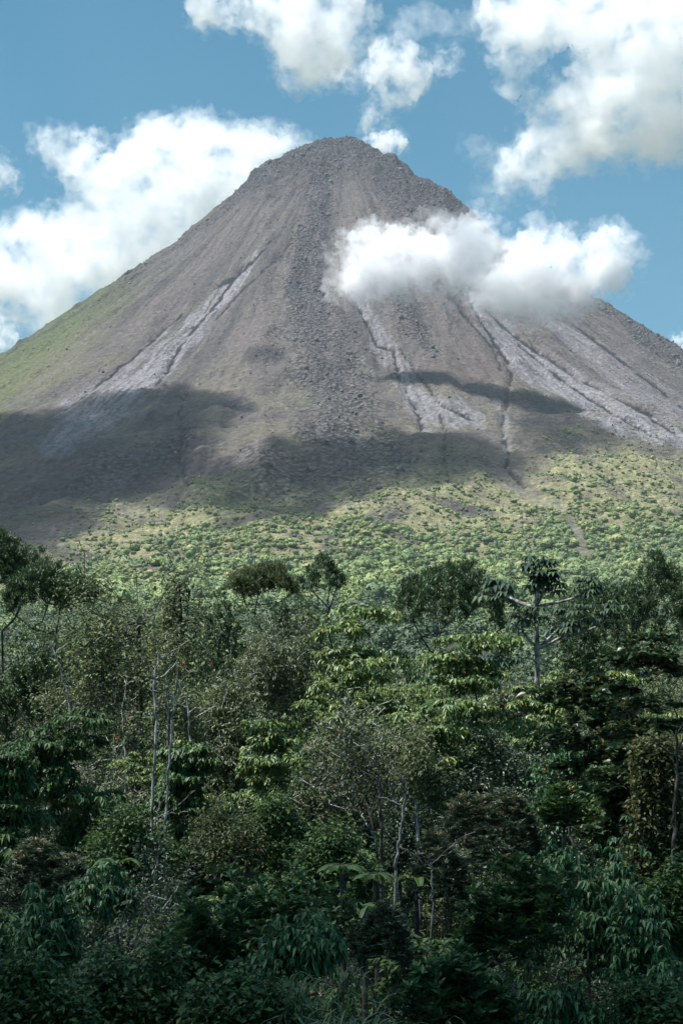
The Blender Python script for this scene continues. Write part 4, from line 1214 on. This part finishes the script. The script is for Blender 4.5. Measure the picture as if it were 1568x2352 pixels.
# more of the wood behind: copies of a few trees, each with its own size and turn
fill = []
for k, (kd, yt, yb, w) in enumerate([('evergreen', 1450, 1980, 330), ('willowy', 1460, 1990, 350), ('lime', 1470, 1980, 360), ('gloss', 1480, 1990, 350), ('olive', 1440, 1980, 340)]):
    fill.append(put('forest_tree', kd, 60 + 200 * k, yt, yb, 70, w, 'x', seed=900 + k, dens=2.5))
DESC = ['dark evergreen tree', 'grey green tree', 'yellow green tree', 'glossy dark tree', 'olive leaved tree']
BEHIND = [
    (0, 40, 1480, 68, 'deep in the wood at the left edge'), (3, 120, 1530, 62, 'seen through the antler like boughs at the left'), (4, 215, 1470, 70, 'behind the pale forked trunk'),
    (1, 300, 1450, 66, 'behind the tallest left tree'), (0, 390, 1440, 72, 'behind the slim leaning olive tree'), (2, 455, 1490, 64, 'left behind the willowy tree'),
    (4, 560, 1430, 70, 'behind the willowy left centre tree'), (0, 640, 1410, 76, 'under the upright evergreen plume'), (1, 720, 1400, 74, 'under the small umbrella crown'),
    (2, 790, 1430, 66, 'behind the layered middle tree'), (0, 880, 1440, 72, 'just left of the broad umbrella evergreen trunk'), (3, 950, 1480, 60, 'below the broad umbrella evergreen'),
    (1, 1110, 1500, 68, 'at the right foot of the broad umbrella evergreen'), (2, 1160, 1570, 58, 'below the misty gap in the trees'), (0, 1275, 1460, 70, 'behind the lobed leaf tree'),
    (4, 1350, 1470, 66, 'right behind the lowest lobed leaves'), (2, 1440, 1480, 64, 'sunlit behind the rusty leaved tree'), (1, 1520, 1440, 70, 'behind the knobbly dark tree at the right'),
    (3, 250, 1620, 52, 'below the pale twigged sparse tree'), (0, 330, 1600, 54, 'between the white trunks and the tallest tree'), (1, 450, 1610, 52, 'right above the white trunks'),
    (3, 560, 1650, 50, 'behind the lower yellow green tree'), (4, 680, 1600, 52, 'left behind the bare twigged tree'), (0, 780, 1600, 54, 'right behind the bare twig tangle'),
    (3, 900, 1650, 48, 'behind the bare twigged middle tree'), (4, 1000, 1700, 46, 'behind the blue green tree at its left'), (0, 1230, 1600, 52, 'at the foot of the lobed leaf tree'),
    (3, 1270, 1680, 42, 'behind the dim drooping leaved tree'), (0, 1380, 1620, 44, 'in the shade of the rusty leaved tree'), (1, 1540, 1600, 46, 'in the shade at the right edge'),
    (3, 480, 1830, 40, 'in the dark behind the half dead bush'), (0, 700, 1830, 42, 'in the dark left of the forest gap'), (3, 830, 1880, 38, 'in the dark of the forest gap'),
    (4, 1050, 1850, 38, 'behind the tan topped shrub'), (0, 200, 1880, 40, 'in the dark behind the left bushes'), (0, 1500, 1760, 36, 'behind the vine covered trunk'),
    (3, 1210, 1800, 36, 'left behind the dim drooping leaved tree'), (4, 600, 1760, 44, 'above the small leaved bush of the left centre'),
    (4, 30, 1600, 56, 'behind the dark bushy evergreen at the left'), (1, 1100, 1640, 56, 'right behind the blue green tree'),
]
TLX = [-50, 0, 200, 450, 560, 680, 850, 950, 1100, 1150, 1220, 1320, 1568, 1650]
TLY = [1310, 1310, 1315, 1335, 1355, 1345, 1365, 1385, 1420, 1480, 1430, 1345, 1315, 1315]
for j in range(130):
    px = -20 + (j % 26) * 65 + random.uniform(-25, 25); row = j // 26
    yt = np.interp(px, TLX, TLY) + (-5, 25, 75, 160, 250)[row] + random.uniform(-15, 60)
    BEHIND.append((random.choice((0, 0, 0, 0, 1, 1, 4, 4, 4, 3) if row < 2 else (0, 0, 0, 1, 1, 1, 4, 4, 2, 3)), px, yt, (62, 74, 55, 49, 43)[row] + random.uniform(-3, 3), ('filling the rear of the wood', 'filling the far back of the wood', 'crowding the middle of the wood', 'in the crowded heart of the wood', 'crowding the front of the tall wood')[row]))
done = set()
for j, (k, px, yt, Y, where) in enumerate(BEHIND):
    r = fill[k]
    t = at(px, yt, Y); gz = float(ground_z(t[0], Y)[0])
    h0 = at(0, (1450, 1460, 1470, 1480, 1440)[k], 70)[2]
    sc = (t[2] - gz) / h0
    wsc = 0.85 * sc ** 0.6 * (0.9 + 0.25 * random.random())
    lab = DESC[k] + ' ' + where
    if k in done:
        copy_plant(r, (t[0], Y, gz), random.uniform(0, 6.28), (wsc, wsc, sc), lab, 'trees crowding the wood' if 'wood' in where and ('fill' in where or 'crowd' in where) else None)
    else:
        done.add(k); r.location = (t[0], Y, gz); r.scale = (wsc, wsc, sc); r['label'] = lab



# undergrowth that closes the floor of the wood: bushes between the trunks, row behind row
UND = []
for k, kd in enumerate(['smallleaf', 'gloss', 'fine', 'rosette', 'willowy', 'lime']):
    UND.append((kd, plant_obj('undergrowth_bush', kd, (0, 0, 0), 4.6, 3.6, 700 + k, 'x', 'bush', None, 0.62, (0, 0), dict(z0=0.07, fork=0.35, r=0.035, clumps=26))))
UDESC = {'smallleaf': 'small leaved bush', 'gloss': 'glossy drooping bush', 'fine': 'blue green bush', 'rosette': 'rosette leaved bush', 'willowy': 'grey green bush', 'lime': 'yellow green bush'}
ur = random.Random(3)
first = set()
for Y, ytop, where in ((25, 2055, 'in the dark behind the front bushes'), (29, 1960, 'in the shade below the white trunks'), (33.5, 1880, 'between the lower trunks of the wood'),
                       (39, 1780, 'in the middle of the wood'), (46, 1690, 'under the tall trees of the wood'), (54, 1600, 'under the rear trees of the wood'), (66, 1540, 'at the back of the wood'), (82, 1560, 'beyond the rear trees of the wood')):
    px = -30
    while px < 1620:
        gap = 740 < px < 940 and 1880 <= ytop <= 2060
        kd, r = ur.choice(UND)
        yy = ytop + ur.uniform(-45, 70)
        if gap: yy += 110
        t = at(px, yy, Y + ur.uniform(-1.8, 1.8))
        gz = float(ground_z(t[0], t[1])[0])
        h = max(1.2, t[2] - gz)
        sc = h / 4.6; wsc = max(0.75, min(1.6, sc)) * ur.uniform(0.85, 1.25)
        lab = UDESC[kd] + ' ' + where
        if kd in first:
            copy_plant(r, (t[0], t[1], gz), ur.uniform(0, 6.28), (wsc, wsc, sc), lab, 'undergrowth bushes of the wood')
        else:
            first.add(kd); r.location = (t[0], t[1], gz); r.scale = (wsc, wsc, sc); props(r, lab, None, 'undergrowth bushes of the wood')
        px += ur.uniform(0.62, 0.95) * 3.4 * wsc * FPX / Y
for kd, r in UND:
    if kd not in first:
        for ch in list(r.children): bpy.data.objects.remove(ch)
        bpy.data.objects.remove(r)


# ------------------------------------------------------------------ the lobed-leaf tree (pale candelabra)
def tube(path, radii, sides=8):
    path = np.asarray(path, float); n = len(path)
    d = nrm(np.gradient(path, axis=0))
    ref = np.array([0.3, 1.0, 0.2])
    s = nrm(np.cross(d, ref)); t = np.cross(d, s)
    an = np.arange(sides) / sides * 2 * math.pi
    v = path[:, None, :] + (np.cos(an)[None, :, None] * s[:, None, :] + np.sin(an)[None, :, None] * t[:, None, :]) * np.asarray(radii)[:, None, None]
    k = np.arange(sides); k2 = (k + 1) % sides
    q = np.stack([k, k2, k2 + sides, k + sides], 1)
    f = (q[None] + (np.arange(n - 1) * sides)[:, None, None]).reshape(-1, 4)
    return v.reshape(-1, 3), f


def curve(pts, n=14):
    pts = np.asarray(pts, float)
    t = np.linspace(0, 1, len(pts)); u = np.linspace(0, 1, n)
    return np.stack([np.interp(u, t, pts[:, k]) for k in range(3)], 1) if len(pts) < 3 else np.stack(
        [np.polyval(np.polyfit(t, pts[:, k], min(3, len(pts) - 1)), u) for k in range(3)], 1)


def palmate(centre, axis_out, R, rng, lobes=9):
    """one big leaf of separate lobes spread round its stalk end, sagging at the rim."""
    az0 = rng.uniform(0, 6.28)
    az = az0 + np.arange(lobes) / lobes * 5.9
    tilt = axis_out
    d = np.stack([np.cos(az), np.sin(az), np.full(lobes, -0.12)], 1) + tilt[None] * 0.35
    pos = np.tile(centre, (lobes, 1))
    ln = R * (0.75 + 0.25 * np.abs(np.cos((az - az0) / 2))) * rng.uniform(0.9, 1.1, lobes)
    return leaves_mesh(pos, d, np.tile([0, 0, 1.0], (lobes, 1)), ln, ln * 0.36, 0.42, 0.10, False)


def lobed_tree():
    Y = 44.0
    q = lambda x, y, dy=0.0: at(x, y, Y + dy)
    g = q(1232, 1560); gz = float(ground_z(g[0], Y)[0])
    root = bpy.data.objects.new('lobed_leaf_tree', None); COL.objects.link(root)
    base = np.array([g[0], Y, gz]); root.location = base
    trunk = np.array([[g[0] - 0.05, Y, gz - 0.3], q(1231, 1800), q(1232, 1600), q(1233, 1480), q(1229, 1395), q(1236, 1340), q(1240, 1300)])
    tt = np.linspace(0, 1, 40); ti = np.linspace(0, 1, len(trunk))
    tv, tf = tube(np.stack([np.interp(tt, ti, trunk[:, k]) for k in range(3)], 1) - base, np.linspace(0.092, 0.04, 40))
    tr = mesh_obj('trunk', tv, tf, BARK['grey'], root, smooth=True)
    arms = [
        ([(1229, 1396, 0), (1190, 1382, .3), (1160, 1368, .8), (1135, 1352, 1.0)], 0.05),
        ([(1229, 1398, 0), (1195, 1388, -.4), (1150, 1368, -.8)], 0.045),
        ([(1231, 1396, 0), (1260, 1388, .4), (1310, 1376, .8), (1345, 1352, 1.0)], 0.05),
        ([(1229, 1394, 0), (1238, 1380, -.1), (1246, 1360, -.2), (1247, 1330, -.2)], 0.045),
        ([(1232, 1488, 0), (1213, 1465, -.1), (1197, 1452, -.2), (1200, 1430, -.2), (1214, 1412, -.2)], 0.042),
        ([(1233, 1490, 0), (1262, 1478, -.6), (1300, 1455, -1.0), (1322, 1438, -1.1), (1326, 1420, -1.1)], 0.045),
        ([(1233, 1490, 0), (1255, 1470, .5), (1280, 1445, 1.0), (1290, 1420, 1.1)], 0.04),
        ([(1233, 1492, 0), (1275, 1470, .2), (1330, 1455, .4), (1385, 1430, .6), (1392, 1400, .6)], 0.045),
        ([(1232, 1530, 0), (1215, 1512, -.4), (1180, 1512, -.8), (1150, 1506, -1.0)], 0.035),
    ]
    tips = []
    for pts, r in arms:                                  # each bough a part of the trunk
        c = curve([q(*p) for p in pts], 16)
        v, fc_ = tube(c - base, np.linspace(r, r * 0.6, 16))
        mesh_obj('branch', v, fc_, BARK['grey'], tr, smooth=True)
        tips.append((c[-1], 9))
    tips.append((trunk[-1], 12)); tips.append((q(1246, 1335), 8))
    rng = np.random.default_rng(77)
    for ti_, (tp, nl) in enumerate(tips):                # each umbrella of leaves with its stalks
        lv, lf, tn, off2 = [], [], [], 0
        if ti_ == 4: nl = 5
        for k in range(nl + 8):
            az = k * 2.399 + rng.uniform(-.4, .4)
            el = rng.uniform(-0.75, 1.1)
            d = np.array([math.cos(az) * math.cos(el), math.sin(az) * math.cos(el), math.sin(el)])
            st = rng.uniform(0.16, 0.54)
            c = tp + d * st
            v, fc_ = tube(np.stack([tp, tp + d * st * 0.5 + [0, 0, 0.03], c]) - base, [0.008, 0.006, 0.005], 4)
            lv.append(v); lf.append(np.concatenate([fc_[:, [0, 1, 2]], fc_[:, [0, 2, 3]]]) + off2); off2 += len(v)
            tn.append(np.full(len(v), 0.9))
            v, fc_, qn = palmate(c - base, d * np.array([1, 1, 0.2]), rng.uniform(0.20, 0.46), rng)
            lv.append(v); lf.append(fc_ + off2); off2 += len(v)
            tn.append(np.full(len(v), np.clip(0.45 + 0.28 * rng.normal(), 0, 1)))
        mesh_obj('leaf_cluster', np.concatenate(lv), np.concatenate(lf), LEAF['cecropia'], root, fattr={'tone': ('POINT', 'FLOAT', np.concatenate(tn))})
    props(root, 'pale trunked candelabra tree with big lobed umbrella leaves right of the middle', 'tree')


lobed_tree()


# ------------------------------------------------------------------ ferns, banana leaves, grass clumps, bare trunks
def blades(base_pts, rng, ln, wd, n, arch=0.6, segs=6):
    V_, F_, off = [], [], 0
    for k in range(n):
        b = base_pts[rng.integers(0, len(base_pts))] + rng.normal(size=3) * np.array([0.06, 0.06, 0.02])
        az = rng.uniform(0, 6.28); el = rng.uniform(0.75, 1.45)
        d = np.array([math.cos(az) * math.cos(el), math.sin(az) * math.cos(el), math.sin(el)])
        l = ln * rng.uniform(0.6, 1.2)
        s = nrm(np.cross(d, [0, 0, 1.0]))
        t = np.linspace(0, 1, segs)
        p = b + d * l * t[:, None] + np.array([math.cos(az), math.sin(az), 0]) * (l * arch * 0.6 * t ** 2)[:, None] - np.array([0, 0, 1.0]) * (l * arch * t ** 2.4)[:, None]
        w = wd * (1 - t ** 1.6) * np.minimum(1, 0.35 + 3 * t) * 0.5
        v = np.stack([p + s * w[:, None], p - s * w[:, None]], 1).reshape(-1, 3)
        i = np.arange(segs - 1)[:, None] * 2
        F_.append(np.concatenate([i + [0, 1, 3, 2]], 0) + off); V_.append(v); off += len(v)
    return np.concatenate(V_), np.concatenate(F_)


def simple_plant(name, px, py, Y, build, mat, label, cat, part='foliage'):
    t = at(px, py, Y)
    root = bpy.data.objects.new(name, None); COL.objects.link(root); root.location = t if isinstance(t, tuple) else tuple(t)
    build(root)
    props(root, label, cat)
    return root


def grass_clump(px, py, Y, ln, n, label, seed):
    rng = np.random.default_rng(seed)
    c = at(px, py, Y); gz = float(ground_z(c[0], Y)[0])
    root = bpy.data.objects.new('grass_clump', None); COL.objects.link(root); root.location = (c[0], Y, gz)
    h = c[2] - gz
    bp_ = np.array([[rng.normal() * 0.35, rng.normal() * 0.25, max(0.0, h - ln * 0.75) * rng.uniform(0.2, 1.0)] for _ in range(14)])
    v, f = blades(bp_, rng, ln, 0.030, n, 0.75)
    mesh_obj('blades', v, f, LEAF['grass'], root, fattr={'tone': ('POINT', 'FLOAT', np.repeat(rng.random(n), 12))})
    sv, sf, off = [], [], 0
    for b in bp_:
        v, f = tube(np.array([[b[0] * 0.6, b[1] * 0.6, -0.1], b * np.array([0.9, 0.9, 0.6]), b]), [0.012, 0.01, 0.008], 4)
        sv.append(v); sf.append(f + off); off += len(v)
    mesh_obj('stem', np.concatenate(sv), np.concatenate(sf), BARK['brown'], root, smooth=True)
    props(root, label, 'grass')


grass_clump(700, 2180, 17.5, 0.75, 170, 'arching grass clump at the bottom left of the middle', 1)
grass_clump(800, 2120, 19.0, 0.7, 150, 'arching grass clump at the bottom behind the others', 2)
grass_clump(860, 2200, 17.0, 0.75, 150, 'arching grass clump at the bottom right of the middle', 3)
grass_clump(760, 2270, 15.5, 0.7, 160, 'lowest arching grass clump at the bottom edge', 4)
grass_clump(660, 2010, 24.0, 0.6, 80, 'small tuft of long grass above the rosette bush', 5)


def fern(px, py, Y, n, ln, label, seed):
    rng = np.random.default_rng(seed)
    c = at(px, py, Y); gz = float(ground_z(c[0], Y)[0]); h = c[2] - gz
    root = bpy.data.objects.new('tree_fern', None); COL.objects.link(root); root.location = (c[0], Y, gz)
    v, f = tube(np.array([[0, 0, -0.2], [0.03, 0, h * 0.5], [0, 0, h]]), [0.06, 0.05, 0.045], 7)
    P, D, LN = [], [], []
    tv, tf, off = [v], [f], len(v)
    for k in range(n):
        az = k * 6.283 / n + rng.uniform(-.2, .2)
        o = np.array([math.cos(az), math.sin(az), 0])
        t = np.linspace(0.02, 1, 24)
        p = np.array([0, 0, h]) + o * (ln * (t - 0.12 * t ** 3))[:, None] + np.array([0, 0, 1.0]) * (ln * (0.42 * t - 0.62 * t ** 2.1))[:, None]
        vv, ff = tube(p, np.linspace(0.009, 0.002, 24), 4); tv.append(vv); tf.append(ff + off); off += len(vv)
        s = np.array([-o[1], o[0], 0])
        for sg in (1, -1):
            l = ln * 0.30 * np.sin(np.pi * np.clip(t * 0.9 + 0.1, 0, 1)) ** 0.7
            P.append(p); D.append(s * sg * np.ones((24, 1)) + o * 0.35 + np.array([0, 0, -0.25])); LN.append(l + 0.01)
    P, D, LN = np.concatenate(P), np.concatenate(D), np.concatenate(LN)
    lv, lf, q = leaves_mesh(P, D, np.tile([0, 0, 1.0], (len(P), 1)), LN, LN * 0.20 + 0.012, 0.25, 0.05, False)
    mesh_obj('trunk', np.concatenate(tv), np.concatenate(tf), BARK['dark'], root, smooth=True)
    mesh_obj('fronds', lv, lf, LEAF['fern'], root, fattr={'tone': ('POINT', 'FLOAT', np.repeat(np.clip(0.5 + 0.2 * rng.normal(size=len(P)), 0, 1), q))})
    props(root, label, 'fern')


fern(785, 1990, 27.0, 9, 0.48, 'tree fern with flat dark fronds left of the spotted trunks', 31)
fern(862, 2010, 26.0, 8, 0.42, 'smaller tree fern right under the spotted trunks', 32)


def banana(px, py, Y, n, ln, label, seed):
    rng = np.random.default_rng(seed)
    c = at(px, py, Y); gz = float(ground_z(c[0], Y)[0]); h = max(0.3, c[2] - gz)
    root = bpy.data.objects.new('broad_leaf_plant', None); COL.objects.link(root); root.location = (c[0], Y, gz)
    V_, F_, T_, off = [], [], [], 0
    sv, sf = tube(np.array([[0, 0, -0.2], [0.02, 0, h * 0.6], [0, 0, h]]), [0.05, 0.045, 0.03], 7)
    for k in range(n):
        az = rng.uniform(0, 6.28); o = np.array([math.cos(az), math.sin(az), 0]); s = np.array([-o[1], o[0], 0])
        t = np.linspace(0, 1, 12)
        p = np.array([0, 0, h]) + o * (ln * t * 0.85)[:, None] + np.array([0, 0, 1.0]) * (ln * (0.75 * t - 0.75 * t ** 2.2))[:, None]
        w = ln * 0.15 * np.sin(np.pi * np.clip(t * 0.92 + 0.04, 0, 1)) ** 0.6
        a = p + s * w[:, None] + np.array([0, 0, 1.0]) * w[:, None] * 0.35; b = p - s * w[:, None] + np.array([0, 0, 1.0]) * w[:, None] * 0.35
        V_.append(np.stack([a, p, b], 1).reshape(-1, 3))
        i = np.arange(11)[:, None] * 3
        F_.append(np.concatenate([i + [0, 1, 4, 3], i + [1, 2, 5, 4]]) + off); off += 36
        T_.append(np.full(36, rng.uniform(0.4, 1.0)))
    mesh_obj('stem', sv, sf, BARK['brown'], root, smooth=True)
    mesh_obj('leaves', np.concatenate(V_), np.concatenate(F_), LEAF['fern'], root, smooth=True, fattr={'tone': ('POINT', 'FLOAT', np.concatenate(T_))})
    props(root, label, 'plant')


banana(835, 2100, 23.0, 6, 0.55, 'broad banana like leaves in the dark below the forest gap', 41)
banana(955, 2030, 26.0, 6, 0.5, 'broad leaved plant right of the leaning spotted trunk', 42)
banana(268, 1990, 27.0, 6, 0.5, 'small broad leaved plant beside the tan topped shrub at the left', 43)


def bare_trunk(pts, Y, r0, r1, bark, label, seed):
    rng = np.random.default_rng(seed)
    P = [at(x, y, Y) for x, y in pts]
    gz = float(ground_z(P[0][0], Y)[0])
    root = bpy.data.objects.new('bare_tree', None); COL.objects.link(root)
    base = np.array([P[0][0], Y, gz]); root.location = base
    path = np.array([[P[0][0] - 0.05, Y, gz - 0.3]] + P) - base
    tt = np.linspace(0, 1, 30); ti = np.linspace(0, 1, len(path))
    path = np.stack([np.interp(tt, ti, path[:, k]) for k in range(3)], 1) + rng.normal(size=(30, 3)) * 0.012
    r0 *= 0.50; r1 *= 0.45
    v, f = tube(path, np.linspace(r0, r1, 30))
    mesh_obj('trunk', v, f, BARK[bark], root, smooth=True)
    sv, sf, off = [], [], 0
    for k in range(3):
        i = rng.integers(24, 29); a = path[i]; az = rng.uniform(0, 6.28); l = rng.uniform(0.4, 0.9)
        d = np.array([math.cos(az), math.sin(az) * 0.6, rng.uniform(0.2, 1.0)])
        t = np.linspace(0, 1, 7)
        p = a + d * l * t[:, None] + np.cumsum(rng.normal(size=(7, 3)) * 0.03, 0) * (t > 0)[:, None]
        v, f = tube(p, np.linspace(r1 * 0.7, 0.006, 7), 5); sv.append(v); sf.append(f + off); off += len(v)
    mesh_obj('branches', np.concatenate(sv), np.concatenate(sf), BARK[bark], root, smooth=True)
    props(root, label, 'tree')


bare_trunk([(385, 2000), (380, 1900), (388, 1760), (394, 1690), (400, 1610), (410, 1540)], 33, 0.075, 0.035, 'pale', 'tall bare blotched white trunk standing clear of the bushes at the left', 51)
bare_trunk([(358, 2000), (366, 1950), (362, 1890), (363, 1850)], 29, 0.04, 0.02, 'pale', 'short crooked broken pale stem beside the tall white trunk', 52)
bare_trunk([(908, 2010), (913, 1950), (924, 1880), (934, 1800)], 30, 0.07, 0.05, 'grey', 'leaning bare pale trunk at the right of the forest gap', 53)
bare_trunk([(878, 2010), (876, 1930), (872, 1850), (874, 1790)], 31, 0.085, 0.05, 'dark', 'straight dark spotted trunk left of the leaning pale trunk', 54)
bare_trunk([(992, 2080), (992, 2020), (987, 1960)], 25, 0.038, 0.022, 'grey', 'thin pale stem left of the dark rosette bush', 55)
bare_trunk([(165, 1660), (155, 1590), (138, 1530), (112, 1470)], 42, 0.06, 0.03, 'pale', 'leaning bleached trunk among the left evergreens', 56)
bare_trunk([(1545, 1960), (1548, 1850), (1556, 1760), (1552, 1680)], 24, 0.07, 0.04, 'dark', 'dark bare trunk right at the right edge', 57)
bare_trunk([(290, 1760), (285, 1690), (280, 1640), (292, 1560)], 42, 0.06, 0.03, 'pale', 'pale stem with bare twigs left of the white trunks', 58)
bare_trunk([(540, 1780), (545, 1700), (538, 1640), (545, 1560)], 43, 0.065, 0.04, 'grey', 'grey trunk among the willowy trees of the left centre', 59)
bare_trunk([(348, 1900), (352, 1780), (360, 1660), (354, 1570), (366, 1500)], 37, 0.085, 0.05, 'pale', 'slender white trunk just left of the tallest bare white trunk', 60)
bare_trunk([(432, 1880), (428, 1790), (436, 1690), (430, 1600)], 38, 0.07, 0.045, 'pale', 'thin pale trunk just right of the tallest bare white trunk', 61)
